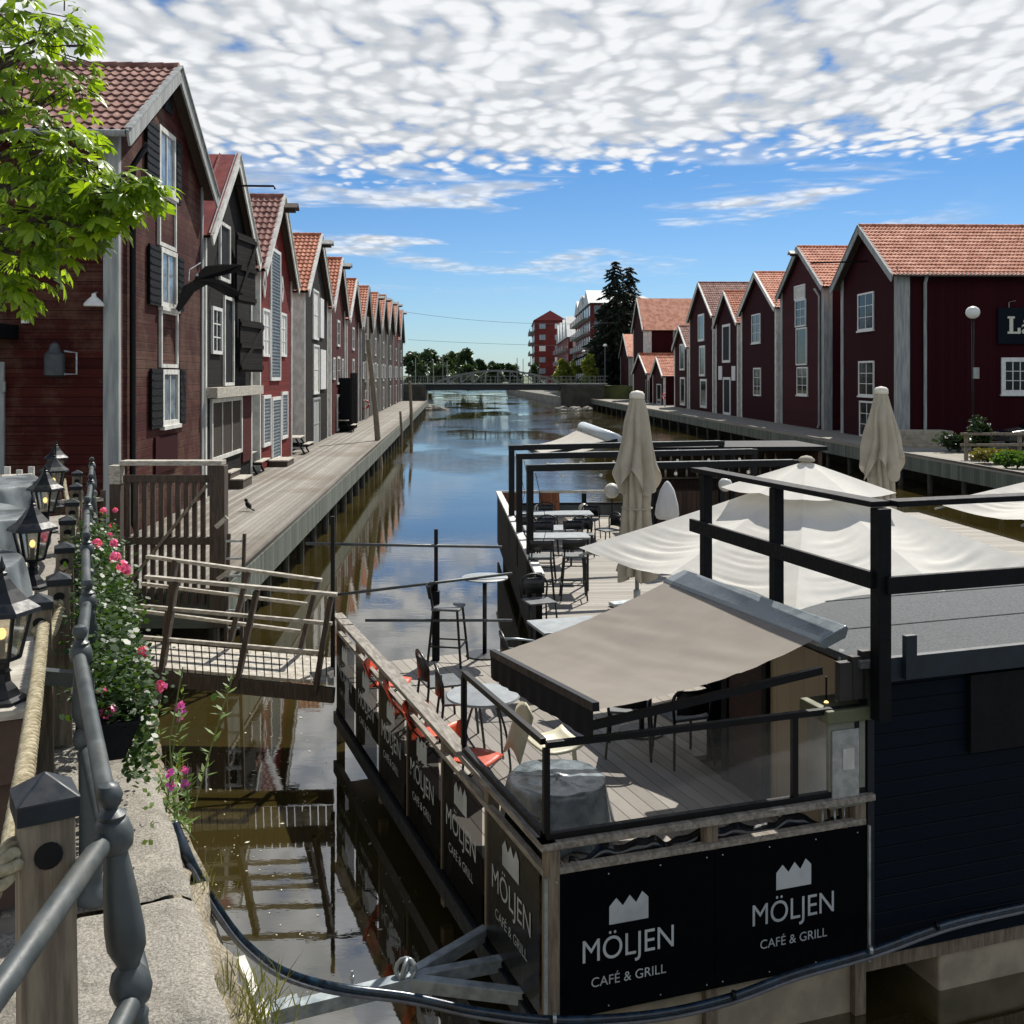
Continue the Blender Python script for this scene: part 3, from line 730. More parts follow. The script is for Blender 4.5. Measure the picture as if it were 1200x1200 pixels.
for r_ in ((797, 802.5, 403, 434), (797.5, 803, 442, 475)): h.win(*r_, 1, 1, white_paint, dark_pane, name='hatch', fw=.2)
h = right('small red shed with steep gable, left of the two sheds by the boardwalk', 745, 762, 5.2, 7.7, red_vert, tile_red, trim_white, L=9, off=-.3)
h.win(757, 761, 445, 470, 1, 1, trim_grey, brown_vert, name='door')
h = right('smallest red shed with orange tiled roof and white-framed door', 766, 779, 4.9, 7.0, red_vert, tile_orange, trim_white, L=8, off=-.1)
h.win(770, 775, 450, 474, 1, 1, white_paint, dark_pane, name='door')
fl8 = lambda y: 17.9-.03*(y-135)
h = House('warehouse', 'broad red warehouse with wide plain tiled roof facing the viewer', 1, 138, 148, 11.2, 15.6, 26, red_vert, tile_orange, trim_white, GR, fl=fl8, tile='flat', corner=(.5, 1.))
h.pipe(trim_grey, 4, wall='s', r=.12)
h = House('warehouse', 'slender red gabled shed at the far end of the right boardwalk', 1, 152, 164, 7.8, 11.2, 9, red_vert, tile_orange, trim_grey, GR, fl=lambda y: 17.4-.0*y, tile='flat', corner=(.5, 1.))
h.win(719, 723, 413, 436, 1, 1, trim_white, dark_pane, name='hatch'); h.win(719, 723, 440, 463, 1, 1, trim_white, dark_pane, name='door')
# ------------------------------------------------------------------ terrace counter at the left, posts, rope, lanterns
yard_boards = planks('terrace walk boards', '8d8474', 'c4baa8', .13, 'y', .8, .05, grain=.4, bump=.4)
brown_boards = planks('brown counter boards', '45372f', '5d4a40', .2, 'x', .8, .05, grain=.4, bump=.4)
CZ = 3.77
POSTS = [(-.912, 2.02, 4.10), (-2.07, 4.5, 3.93), (-2.27, 5.15, 3.90), (-2.70, 6.2, 3.88), (-3.16, 7.3, 3.89), (-3.60, 8.4, 3.88), (-4.08, 9.6, 3.88), (-4.62, 10.9, 3.88)]
CANG = math.atan2(.425, .905)                       # terrace runs parallel to the quay edge
t = thing('counter', 'low wooden terrace counter topped with pale boards under the lanterns', 'counter', (-1.6, 3.5, QZ), CANG)
u_, v_ = Vector((.905, .425, 0)), Vector((-.425, .905, 0))
def CP(a, l, z): p = Vector((-1.6, 3.5, 0))+u_*a+v_*l; p.z = z; return p
b = MB()
for i in range(9): b.box(-1.5+i*.165, -1.5+i*.165+.155, 0, 9.2, CZ-QZ-.035, CZ-QZ)
b.build('top', pale_wood, t, bev=.006)
b = MB(); b.box(-1.5, -.02, .02, .06, CZ-QZ-.26, CZ-QZ-.037); b.build('end_beam', brown_boards, t, bev=.006)
b = MB(); b.box(-1.5, -.03, .07, .1, .02, CZ-QZ-.262); b.box(-.05, -.02, .1, 9.1, .02, CZ-QZ-.04); b.build('front_boards', brown_boards, t)
struct(MB().prism([tuple((Vector((-1.0, 1.2, 0))+u_*a+v_*l)[:2]) for a, l in ((.02, -2.5), (.02, 2.3), (-3.2, 2.3), (-3.2, -2.5))][::-1], lambda a, c, q: (a, c, 3.1-q), .05).build('terrace', planks('terrace floor', '8d8474', 'b8ad9b', .13, 'y', .8, .06, grain=.4, bump=.4), None))

cap_m = mat('post cap', '14191f', .45, .2, 12, spec=.4, c2='1d242b')
def bollard(x, y, zt, label, proto=None):
    if proto: return dup(proto, (x, y, QZ), CANG+rnd.uniform(-.05, .05), label)
    o = thing('wooden_post', label, 'post', (x, y, QZ), CANG+.12, 'square timber posts carrying the rope')
    h = zt-QZ; b = MB(); b.add([(-.052, -.05, 0), (.054, -.05, 0), (.054, .05, 0), (-.052, .05, 0), (-.058, -.05, h-.05), (.040, -.05, h-.05), (.040, .05, h-.05), (-.058, .05, h-.05)], [(0, 3, 2, 1), (4, 5, 6, 7), (0, 1, 5, 4), (1, 2, 6, 5), (2, 3, 7, 6), (3, 0, 4, 7)])
    b.build('shaft', post_wood, o, bev=.006)
    b = MB(); cx = -.009; w = .057
    b.box(cx-w, cx+w, -.057, .057, h-.06, h-.02); q = [(cx-w, -.057, h-.02), (cx+w, -.057, h-.02), (cx+w, .057, h-.02), (cx-w, .057, h-.02), (cx, 0, h+.022)]
    b.add(q, [(0, 1, 4), (1, 2, 4), (2, 3, 4), (3, 0, 4)]); b.build('cap', cap_m, o, bev=.003)
    b = MB(); b.lathe([(.026, -.002), (.026, .002)], (cx, -.0515, h-.125), 14, axis=Matrix.Rotation(1.5708, 3, 'X')); b.build('rope_hole', black_metal, o)
    return o
plabs = ['large timber post with black pyramid cap nearest the viewer, lower left corner', 'timber post with pyramid cap and rope hanging straight down in front of it', 'timber post tucked just behind the second rope post', 'timber rope post beside the bracket of the flower planter', 'middle timber rope post beside the pink flowers', 'timber rope post, third from the far end of the rope row', 'timber rope post, second from the far end of the rope row', 'small timber rope post at the far end of the row near the gate']
pp = None
for (x, y, zt), lb in zip(POSTS, plabs):
    o = bollard(x, y, zt, lb, pp); o.scale.z = (zt-QZ)/(POSTS[0][2]-QZ); pp = pp or o
# twisted rope threaded through the posts
rope_m = mat('manila rope', '857a5e', .9, .2, 30, bump=.5, bscale=120, c2='b0a68a')
def rope_path():
    pts = []
    pr = [Vector((-1.25, 1.45, 3.60)), Vector((-.945, 1.93, 3.98))]+[v for x, y, zt in POSTS[1:] for v in (Vector((x-.01, y+.05, zt-.12)), Vector((x+.018, y-.075, zt-.13)))]+[Vector((-5.6, 12.8, 3.6))]
    for i, (p, q) in enumerate(zip(pr, pr[1:])):
        n = max(10, int((q-p).length/.008)); sag = .12*(q-p).length if i else .03
        if i == 1: sag = .04
        for k in range(n):
            s = k/n; c = p.lerp(q, s); c.z -= sag*4*s*(1-s); pts.append(c)
    return pts
b = MB(); ctr = rope_path(); acc = 0; ang = [0]
for p, q in zip(ctr, ctr[1:]): acc += (q-p).length; ang.append(acc/.115*6.28319)
for k in range(3):
    st = []
    for i, c in enumerate(ctr):
        tn = (ctr[min(i+1, len(ctr)-1)]-ctr[max(i-1, 0)]).normalized(); s1 = tn.cross(Vector((.3, .2, 1))).normalized(); s2 = tn.cross(s1)
        a = ang[i]+k*2.0944; st.append(c+(s1*math.cos(a)+s2*math.sin(a))*.0145)
    b.tube(st, .0112, 7)
tag(b.build('rope', rope_m, None, smooth=True), 'thick pale twisted rope threaded through the row of timber posts', 'rope')

# lanterns
lant_glass = glassmat('lantern glass', (.95, .9, .8), .08, .08, 'd8cdb0', .16)
lant_m = mat('lantern black', '0a0d11', .45, .25, 14, spec=.35, c2='12161c')
def lantern(loc, label, proto=None):
    if proto: return dup(proto, loc, rnd.uniform(0, 1), label)
    o = thing('lantern', label, 'lantern', loc, .3, 'black garden lanterns standing on the counter')
    b = MB(); b.lathe([(.088, 0), (.088, .012), (.062, .02), (.05, .045), (.03, .07), (.026, .1), (.034, .105), (.024, .115), (.026, .135), (.05, .15)], (0, 0, 0), 6); b.build('foot', lant_m, o)
    b = MB()
    for k in range(6):
        a = 1.0472*k; p0, p1 = (.058*math.cos(a), .058*math.sin(a), .15), (.095*math.cos(a), .095*math.sin(a), .31); b.bar(p0, p1, .011, .011)
    b.lathe([(.06, .145), (.06, .158)], (0, 0, 0), 6); b.lathe([(.102, .302), (.102, .314)], (0, 0, 0), 6); b.build('frame', lant_m, o)
    b = MB()
    for k in range(6):
        a, c = 1.0472*k, 1.0472*(k+1)
        b.add([(.056*math.cos(a), .056*math.sin(a), .158), (.056*math.cos(c), .056*math.sin(c), .158), (.092*math.cos(c), .092*math.sin(c), .302), (.092*math.cos(a), .092*math.sin(a), .302)], [(0, 1, 2, 3)])
    b.build('pane', lant_glass, o)
    b = MB(); b.lathe([(.128, .308), (.124, .322), (.085, .35), (.05, .39), (.026, .425), (.016, .436), (.018, .446), (.008, .452), (.013, .465), (.004, .49), (.001, .505)], (0, 0, 0), 6); b.build('roof', lant_m, o)
    b = MB(); b.ball((0, 0, .235), .015, 10, 1.4); b.build('bulb', mat('warm bulb', 'ffdca0', .3, .0, 3, emit='ffd58a', estr=1.5), o, smooth=True)
    b = MB(); b.tube([(0, 0, .15), (0, 0, .21)], .012, 6); b.build('bulb_holder', lant_m, o)
    return o
lp = None
for (px_, py_, d), lb in zip([(2, 822, 3.55), (38, 688, 5.45), (53, 626, 7.35), (63, 595, 8.75), (66, 574, 10.1)],
    ['big black lantern half cut off at the left picture edge', 'black lantern with lit bulb, second nearest, beside grey covers', 'black lantern in the middle of the lantern row', 'black lantern mostly hidden behind the middle lantern', 'small farthest lantern at the end of the lantern row']):
    q = D(px_, py_, d); q.z = CZ; o = lantern(q, lb, lp); lp = lp or o
# dark covers over furniture on the terrace
tarp_m = mat('grey tarpaulin', '3a4044', .6, .3, 4, spec=.3, c2='737a7d', bump=.3)
def cover(px_, py_, d, w, l, h, label, seed):
    q = D(px_, py_, d); q.z = CZ; o = MB(); rn = Vector((seed*3.1, 0, 0))
    def fn(u, v):
        a = u*6.28319; rr = min(1, v*1.5); hh = (1-max(0, (v-.35)/.65)**2.2)
        n = noise.noise(Vector((math.cos(a)*1.5, math.sin(a)*1.5, v*2))+rn)*.3
        fold = .10*math.sin(a*9+4*n)*max(0, v-.3)
        r = (min(1, v/.45)*(.86+.2*v)+n*.22*v+fold)
        return (w*r*math.cos(a), l*r*math.sin(a), max(.012*v, h*hh*(1+n*.5)))
    o.grid(fn, 72, 22, True); ob = o.build('tarpaulin_cover', tarp_m, None, smooth=True); ob.location = q; ob.rotation_euler = (0, 0, CANG)
    return tag(ob, label, 'tarpaulin', 'dark covers over terrace furniture')
cover(-62, 690, 5.0, .34, .5, .22, 'crumpled dark tarpaulin cover behind the big left lantern', 1)
cover(-42, 645, 6.6, .42, .6, .24, 'dark tarpaulin cover heaped beside the second lantern', 2)
cover(-18, 605, 8.6, .5, .7, .24, 'farthest dark tarpaulin cover at the back of the terrace', 3)

# ------------------------------------------------------------------ cast iron railing on the quay
RP = [(-.84, 2.13, 4.055), (-1.53, 3.62, 4.02), (-1.87, 4.5, 4.01), (-2.44, 5.86, 4.01), (-3.14, 7.56, 4.01), (-3.83, 9.3, 4.01), (-4.6, 11.2, 4.01)]
rl = thing('iron_railing', 'grey cast iron quay railing with ball-topped turned posts', 'railing', (-1.53, 3.62, QZ))
prof = [(.058, 0), (.058, .03), (.04, .05), (.034, .09), (.041, .14), (.041, .17), (.034, .3), (.028, .5), (.026, .53), (.03, .545), (.021, .56), (.036, .575), (.043, .6), (.036, .628), (.022, .645), (.026, .655), (.039, .685), (.040, .72), (.034, .80), (.027, .86), (.024, .885), (.036, .90), (.040, .925), (.033, .95), (.026, .955), (.030, .965), (.013, .978), (.020, .985), (.0275, 1.005), (.020, 1.026), (.002, 1.033)]
def rpost(x, y, zt):
    k = (zt-QZ)/1.033; b = MB(); b.lathe([(r, z*k) for r, z in prof], (0, 0, 0), 20)
    ln = .135 if y < 3 else .06
    b.v = [(x+ln*(1-vz/1.0)*.9+vx, y-ln*.15*(1-vz)+vy, QZ+vz) for vx, vy, vz in b.v]
    b.build('post', grey_iron, rl, 'w', smooth=True, autos=45)
for p in RP: rpost(*p)
def rail(hz, r, off):
    q = [Vector((x+off*(1 if y < 3 else .4), y, zt-hz)) for x, y, zt in RP]
    pts = [q[0]+Vector((.10, -1.9, -.03)), q[0]+Vector((.03, -.5, -.01)), q[0]+Vector((.008, -.15, .0)), q[0]+Vector((0, -.04, 0)), q[0]+Vector((-.012, .05, 0))]+q[1:]
    b = MB(); b.tube(pts, r, 14); b.build('rail', grey_iron, rl, 'w', smooth=True)
rail(.115, .0225, .0); rail(.44, .0225, .06)
# planters hanging on the railing, geraniums
gpet = leafmat('pink petals', 'c8408a', 'ee86bb', .3)
fol_m = leafmat('geranium leaves', '1a2d0e', '3f5c24', .3)
def planter(l0, l1, label, seed):
    rn = random.Random(seed)
    def at(y): return Vector((-.84-.428*(y-2.13)+.03, y, 0))
    c = at((l0+l1)/2); o = thing('flower_planter', label, 'planter', (c.x, c.y, 3.42), .405, 'geranium planters hung along the quay railing')
    b = MB(); L2 = (l1-l0)/2*1.08; b.add([(-.06, -L2, .06), (.08, -L2, .06), (.08, L2, .06), (-.06, L2, .06), (-.09, -L2, .2), (.14, -L2, .2), (.14, L2, .2), (-.09, L2, .2)], [(0, 3, 2, 1), (4, 5, 6, 7), (0, 1, 5, 4), (1, 2, 6, 5), (2, 3, 7, 6), (3, 0, 4, 7)]); b.build('box', black_paint, o, bev=.01)
    b = MB(); n = int((l1-l0)*3000)
    for i in range(n):
        u = rn.uniform(-L2, L2); k = noise.noise(Vector((u*2.2, seed, 0)))
        if rn.random() < .62: p = Vector((rn.gauss(.05, .075), u, .2+abs(rn.gauss(0, .10))*(1+k)))
        else: p = Vector((rn.uniform(.08, .20)+k*.05, u, .28-rn.random()**1.3*(.35+.4*k)))
        s = rn.uniform(.008, .019); a = Vector((rn.gauss(0, 1), rn.gauss(0, 1), rn.gauss(0, .5))).normalized(); c2 = a.cross(Vector((rn.gauss(0, .5), rn.gauss(0, .5), 1))).normalized()
        b.add([p-a*s, p-a*s*.3+c2*s*.8, p+a*s*.6+c2*s*.6, p+a*s, p+a*s*.6-c2*s*.6, p-a*s*.3-c2*s*.8], [(0, 1, 2, 3, 4, 5)])
    b.build('foliage', fol_m, o, recalc=False)
    b = MB()
    for i in range(int((l1-l0)*9)):                  # trailing stems
        u = rn.uniform(-L2, L2); x = rn.uniform(.12, .22); z = .15; pts = [Vector((x, u, z))]
        for q in range(rn.randint(4, 9)): pts.append(pts[-1]+Vector((rn.gauss(.005, .012), rn.gauss(0, .015), -.055)))
        for p in pts:
            for e in range(3):
                s = rn.uniform(.008, .017); a = Vector((rn.gauss(0, 1), rn.gauss(0, 1), rn.gauss(0, 1))).normalized(); c2 = a.orthogonal().normalized(); pc = p+a*s
                b.add([pc-a*s, pc+c2*s*.7, pc+a*s, pc-c2*s*.7], [(0, 1, 2, 3)])
    tag(b.build('trailing_stems', leafmat('pale trailing leaves', '4c692f', '8fa363', .35), o, recalc=False), kind='stuff')
    for i in range(max(4, int((l1-l0)*5))):
        p = Vector((rn.uniform(-.02, .24), rn.uniform(-L2, L2), rn.uniform(.18, .56))); b = MB(); rr = rn.uniform(.02, .038)
        for e in range(26):
            dv = Vector((rn.gauss(0, 1), rn.gauss(0, 1), rn.gauss(.3, .8))).normalized(); q = p+dv*rr*rn.uniform(.5, 1); s = .014; a = dv.orthogonal().normalized(); a.rotate(Matrix.Rotation(rn.random()*6, 3, dv)); c2 = dv.cross(a)
            b.add([q-a*s, q-c2*s, q+a*s, q+c2*s], [(0, 1, 2, 3)])
        b.build('flower_head', gpet, o, recalc=False)
planter(3.75, 4.75, 'nearest black planter of pink geraniums with trailing stems', 1)
planter(5.0, 6.2, 'bushy pink geranium planter in the middle of the railing', 2)
planter(6.4, 7.9, 'farthest pink geranium planter close to the gate', 3)
b = MB(); b.bar((-1.72, 3.75, 3.80), (-1.53, 3.70, 3.80), .04, .05); b.bar((-1.525, 3.70, 3.8), (-1.49, 3.6, 3.45), .03, .02); b.build('bracket', grey_iron, rl, 'w')

# willow-herb rooted in the wall
def weed(x, y, z, hgt, label, seed):
    rn = random.Random(seed); o = thing('willowherb', label, 'wild flower', (x, y, z), 0, 'pink willowherbs rooted in the quay wall')
    bs, bl, bf = MB(), MB(), MB()
    for s in range(5):
        p = Vector((rn.gauss(0, .05), rn.gauss(0, .05), 0)); tip = p+Vector((rn.gauss(.06, .1), rn.gauss(0, .1), hgt*rn.uniform(.6, 1)))
        bs.tube([p, p.lerp(tip, .5)+Vector((rn.gauss(0, .02), 0, 0)), tip], .004, 5)
        for i in range(34):
            q = p.lerp(tip, rn.uniform(.1, .95)); a = Vector((rn.gauss(0, 1), rn.gauss(0, 1), .5)).normalized(); l = rn.uniform(.04, .08); c2 = a.cross(Vector((0, 0, 1))).normalized()*l*.16
            bl.add([q, q+a*l*.5+c2, q+a*l, q+a*l*.5-c2], [(0, 1, 2, 3)])
        if s < 2:
            for i in range(18):
                q = tip+Vector((rn.gauss(0, .012), rn.gauss(0, .012), rn.uniform(-.07, .04))); a = Vector((rn.gauss(0, 1), rn.gauss(0, 1), rn.gauss(0, 1))).normalized(); c2 = a.orthogonal().normalized(); s_ = .013
                bf.add([q-a*s_, q+c2*s_, q+a*s_, q-c2*s_], [(0, 1, 2, 3)])
    bs.build('stem', leafmat('weed stem', '5a6b3a', '7a8a50', .1), o); bl.build('foliage', leafmat('weed leaves', '3c5524', '7a9350', .3), o, recalc=False); bf.build('flower_spike', leafmat('magenta petals', 'b03aa8', 'd56ad0', .3), o, recalc=False)
q = Vector((QE(5.4)+.15, 5.46, QZ-.48)); weed(q.x, q.y, q.z, .85, 'taller willowherb with pink flower spike before the gangway', 4)
q = Vector((QE(5.15)+.13, 5.2, QZ-.48)); weed(q.x, q.y, q.z, .45, 'shorter willowherb with magenta flower low on the quay wall', 5)

# ------------------------------------------------------------------ gate, fences, ladder, gangway
GY = 16.55
gx0, gx1 = (145-600)/1200*GY, (258-600)/1200*GY
t = thing('gate', 'grey slatted timber gate closing the end of the left boardwalk', 'gate', ((gx0+gx1)/2, GY, BZ), .0)
gw = (gx1-gx0)/2; gh = 1.98
b = MB(); b.box(-gw-.2, -gw-.03, -.09, .09, 0, gh); b.build('gate_post', dark_wood, t, bev=.01)
b = MB(); b.box(-gw-.21, -gw-.02, -.1, .1, gh-.28, gh+.02); b.build('post_cap_board', pale_wood, t, bev=.01)
b = MB(); b.box(gw-.14, gw+.1, -.12, .12, -.6, gh+.02); b.build('gate_post', dark_wood, t, bev=.01)
b = MB(); b.box(-gw-.02, gw+.06, -.14, .14, gh+.022, gh+.1); b.build('top_beam', pale_wood, t, bev=.01)
for r4 in ((-.04, .04, gh-.26, gh-.14), (-.06, .06, .72, .84)): b = MB(); b.box(-gw, gw-.15, *r4); b.build('cross_rail', dark_wood, t, bev=.008)
b = MB(); x = -gw+.03
while x < gw-.22: b.box(x, x+.075, -.025, .025, -.25, gh-.262); x += .135
b.build('slats', dark_wood, t)
b = MB(); b.bar((-gw+.1, -.06, .1), (gw-.2, -.06, gh-.3), .05, .05); b.build('brace', post_wood, t)
# fence from the gate towards the terrace
t = thing('picket_fence', 'dark picket fence with pale rail between the terrace and the gate', 'fence', (-6.9, 14.6, 2.0))
b = MB(); p, q = Vector((-9.2, 14.2, 0)), Vector((-6.35, 15.9, 0))
for i in range(22):
    c = p.lerp(q, i/21); b.bar((c.x, c.y, 1.2), (c.x, c.y, 3.12), .08, .03, up=(.3, 1, 0))
b.build('pickets', dark_wood, t, 'w')
b = MB(); b.bar((p.x, p.y, 2.98), (q.x, q.y, 2.98), .1, .05); b.build('rail', pale_wood, t, 'w')
t = thing('picket_fence', 'low white picket fence across the back of the terrace', 'fence', (-7, 12.8, QZ))
b = MB()
for i in range(26): x = -9.8+i*.15; b.box(x, x+.07, 12.8, 12.83, QZ, 3.72+.04*(i % 2))
b.build('pickets', trim_white, t, 'w'); b = MB(); b.box(-9.9, -5.9, 12.84, 12.88, 3.5, 3.58); b.build('rail', trim_white, t, 'w')
# ladder
t = thing('ladder', 'slim wooden ladder against the boardwalk corner beside the gate', 'ladder', (-4.45, 16.45, 0))
b = MB()
for dx in (-.06, .19): b.bar((-4.55+dx, 16.42, -.3), (-4.5+dx, 16.5, 2.35), .05, .06, up=(0, 1, 0))
b.build('side_rail', dark_wood, t, 'w'); b = MB(); z = .0
while z < 2.3: b.bar((-4.61+.02, 16.45, z), (-4.36+.02, 16.45, z), .035, .035); z += .28
b.build('rungs', steel, t, 'w')
b = MB()
for (x0, y0, x1, y1) in ((253, 618, 266, 606), (255, 679, 270, 668)): b.bar(D(x0, y0, 16.2), D(x1, y1, 16.2), .05, .07)
b.build('hand_hold', pale_wood, t, 'w')
# gangway
nl, nr, fl_, fr_ = P(157, 779, 1.2), P(392, 800, 1.03), P(155, 750, 1.2), P(391, 771, 1.03)
t = thing('gangway', 'short wooden gangway with leaning posts and pale handrails leading to the terrace', 'gangway', tuple((nl+nr)/2))
b = MB(); n = 26
for i in range(n):
    s0, s1 = i/n+.004, (i+1)/n-.002
    a, c, d, e = nl.lerp(nr, s0), nl.lerp(nr, s1), fl_.lerp(fr_, s1), fl_.lerp(fr_, s0); dn = Vector((0, 0, -.04)); b.add([a, c, d, e, a+dn, c+dn, d+dn, e+dn], [(0, 1, 2, 3), (7, 6, 5, 4), (0, 4, 5, 1), (1, 5, 6, 2), (2, 6, 7, 3), (3, 7, 4, 0)])
b.build('deck', pale_wood, t, 'w')
dz = Vector((0, 0, -.14))
for a, c in ((nl, nr), (fl_, fr_)):
    b = MB(); b.bar(a+dz, c+dz+Vector((0, 0, -.02)), .07, .19); b.build('side_beam', dark_wood, t, 'w', bev=.008)
def onside(x, y, near):                                # vertical plane through the near or far edge
    a, c = (nl, nr) if near else (fl_, fr_); e = c-a; r = Vector(((x-600)/1200, 1, -(y-440)/1200))
    k = (a.x*e.y-a.y*e.x)/(r.x*e.y-r.y*e.x); return Vector((r.x*k, r.y*k, HC+r.z*k))
for near, segs in ((True, ((184, 822, 206, 682), (277, 805, 301, 692), (369, 812, 388, 700))), (False, ((190, 772, 206, 655), (270, 752, 291, 670), (352, 762, 372, 682)))):
    for s in segs:
        b = MB(); b.bar(onside(s[0], s[1], near), onside(s[2], s[3], near), .06, .155, up=(0, 1, 0)); b.build('post', dark_wood, t, 'w', bev=.008)
for near, segs in ((True, ((170, 676, 395, 697), (164, 710, 389, 731), (157, 746, 380, 765))), (False, ((172, 652, 377, 680), (166, 684, 360, 708), (157, 715, 352, 740)))):
    for i, s in enumerate(segs):
        b = MB(); b.bar(onside(s[0], s[1], near), onside(s[2], s[3], near), .09 if i == 0 else .06, .045); b.build('handrail', pale_wood, t, 'w', bev=.006)
# ------------------------------------------------------------------ on the left boardwalk
def picnic(px_, py_, ang, label):
    q = P(px_, py_, BZ); t = thing('picnic_table', label, 'picnic table', q, ang, 'picnic tables along the left boardwalk')
    b = MB(); b.box(-.35, .35, -.9, .9, .7, .75); b.build('table_top', pale_wood, t, bev=.01)
    for sx in (-.62, .62): b = MB(); b.box(sx-.13, sx+.13, -.9, .9, .42, .46); b.build('seat', pale_wood, t, bev=.01)
    for sy in (-.65, .65):
        b = MB(); b.bar((-.55, sy, 0), (-.15, sy, .7), .06, .1, up=(0, 1, 0)); b.bar((.55, sy, 0), (.15, sy, .7), .06, .1, up=(0, 1, 0)); b.bar((-.7, sy+.06, .37), (.7, sy+.06, .37), .05, .1); b.build('leg', black_paint, t)
picnic(345, 531, .06, 'weathered picnic table in front of the bright red warehouse'); picnic(403, 506, .06, 'picnic table beside the black porch'); picnic(287, 554, .06, 'picnic table by the wooden steps of the black-brown warehouse')
t = thing('wooden_steps', 'grey wooden steps below the black-brown warehouse door', 'steps', P(283, 570, BZ), .06)
for i in range(3): b = MB(); b.box(-.95+i*.38, -.57+i*.38, -.7, .7, 0, .66-.2*i); b.build('step', dark_wood, t, bev=.01); b = MB(); b.box(-.97+i*.38, -.55+i*.38, -.73, .73, .662-.2*i, .70-.2*i); b.build('tread', pale_wood, t)
t = thing('door_step', 'single low wooden step at the bright red warehouse door', 'step', P(330, 545, BZ), .06); b = MB(); b.box(-.35, .35, -.8, .8, 0, .2); b.build('riser', dark_wood, t); b = MB(); b.box(-.37, .37, -.82, .82, .202, .25); b.build('tread', pale_wood, t)
# jackdaw on the planks
q = P(291, 599, BZ); t = thing('bird', 'small black bird standing on the boardwalk planks', 'bird', q, 2.4)
b = MB()
def ell(c, r, rot=0, n=12):
    o = len(b.v); b.ball((0, 0, 0), 1, n); m = Matrix.Rotation(rot, 3, 'Y')
    for i in range(o, len(b.v)): v = m @ Vector((b.v[i][0]*r[0], b.v[i][1]*r[1], b.v[i][2]*r[2])); b.v[i] = tuple(v+Vector(c))
ell((0, 0, .16), (.13, .065, .075), -.5); ell((.10, 0, .27), (.055, .045, .05)); b.bar((.14, 0, .27), (.20, 0, .255), .025, .025, w2=.004, h2=.004); b.bar((-.06, 0, .11), (-.25, 0, .04), .09, .02, w2=.06)
b.tube([(.0, .03, .1), (.02, .03, 0)], .008, 5); b.tube([(.0, -.03, .1), (.02, -.03, 0)], .008, 5)
b.build('body', mat('black feathers', '0b0b0e', .6, .2, 9), t, smooth=True)
# leaning mooring piles, lifebuoy
def mooring(x0, y0, x1, y1, r, label, zb=-.5):
    d = 1200*(HC)/(y1-440); p = D(x1, y1, d); p.z = zb; q = D(x0, y0, d-.5); b = MB(); b.tube([p, p.lerp(q, .5)+Vector((.06, 0, 0)), q], r, 9, rs=[r*1.15, r, r*.8]); return tag(b.build('mooring_pile', pale_wood if 0 else post_wood, None), label, 'mooring pile', 'mooring piles along the left boardwalk')
mooring(431, 398, 446, 548, .15, 'tall brown mooring pile leaning left over the boardwalk edge'); mooring(469, 482, 470, 522, .1, 'short thin mooring pile at the boardwalk edge'); mooring(480, 447, 482, 508, .14, 'upright mooring pile near the far end of the left boardwalk')
q = P(434, 492, BZ); q.x -= .4; t = thing('lifebuoy_post', 'lifebuoy post with red and white ring on the left boardwalk', 'lifebuoy', q)
b = MB(); b.box(-.05, .05, -.05, .05, 0, 1.5); b.build('post', trim_white, t)
def ring(bm_, c, R_, r, a0, a1): bm_.tube([(c[0]+R_*math.cos(a0+(a1-a0)*i/8), c[1], c[2]+R_*math.sin(a0+(a1-a0)*i/8)) for i in range(9)], r, 8)
b = MB(); [ring(b, (0, -.12, 1.2), .3, .07, k*1.5708+.3, k*1.5708+1.5) for k in range(4)]; b.build('ring', mat('red plastic', 'a8201c', .4, .05), t, smooth=True)
b = MB(); [ring(b, (0, -.12, 1.2), .3, .068, k*1.5708-.1, k*1.5708+.35) for k in range(4)]; b.build('white_bands', white_paint, t, smooth=True)
q = P(792, 477, BZ); q.x -= 1.2; o2 = dup(t, q, -1.2, 'lifebuoy post with red and white ring on the right boardwalk')
# sheet-metal bird hung on the nearest warehouse
t = thing('bird_sculpture', 'dark flat flying bird sculpture hung on the nearest warehouse', 'sculpture', D(233, 335, 27.3))
out = [(206, 362), (214, 336), (228, 328), (231, 322), (240, 312), (258, 309.5), (284, 310), (282, 318), (264, 322), (252, 325), (258, 332), (274, 338), (286, 345), (268, 348), (250, 338), (242, 334), (228, 342), (218, 356), (210, 366)]
b = MB(); b.prism(out, lambda x, y, q: D(x, y, 25.0+.045*(x-206)+q), .06); b.build('silhouette', mat('matt black sheet', '050506', .95, .2, 5, spec=.05), t, 'w')
b = MB(); b.tube([D(231, 322, 26.1), D(229, 330, 27.8)], .04, 6); b.tube([D(221, 330, 25.6), D(222, 316, 25.8), D(235, 308, 26.3)], .015, 5); b.build('bracket', steel, t, 'w')
# ------------------------------------------------------------------ floating cafe terrace
YA = R(21); FA = R(18.3)
P1 = Vector((.235, 7.05, 0)); SL = 7.16
U = Vector((math.cos(YA), math.sin(YA), 0)); V = Vector((-math.sin(YA), math.cos(YA), 0))
FU = Vector((math.cos(FA), math.sin(FA), 0)); FV = Vector((-math.sin(FA), math.cos(FA), 0))
DZ = 1.0; RZ = 1.7
cap_wood = mat('rail cap wood', '6d675e', .85, .2, 5, bump=.5, stretch=(6, 1, 6), c2='99938a')
mesh_panel = glassmat('dark mesh vinyl', (.30, .30, .31), .03, .25, '14171b', .28, .22)
black_vinyl = mat('black vinyl', '020408', .45, .3, 6, spec=.06, bump=.05)
deck_wood_v = planks('near deck boards', '7d7870', 'a8a39a', .145, 'x', .8, .055, grain=.35, bump=.4, wear='6b6257', wear_amt=.3)
silver = mat('silver print', '9aa3a8', .5, .08, 3, c2='b4bcc0')
clear = glassmat('clear screen', (.93, .93, .95), .01, .03, '9aa0a8', .05)
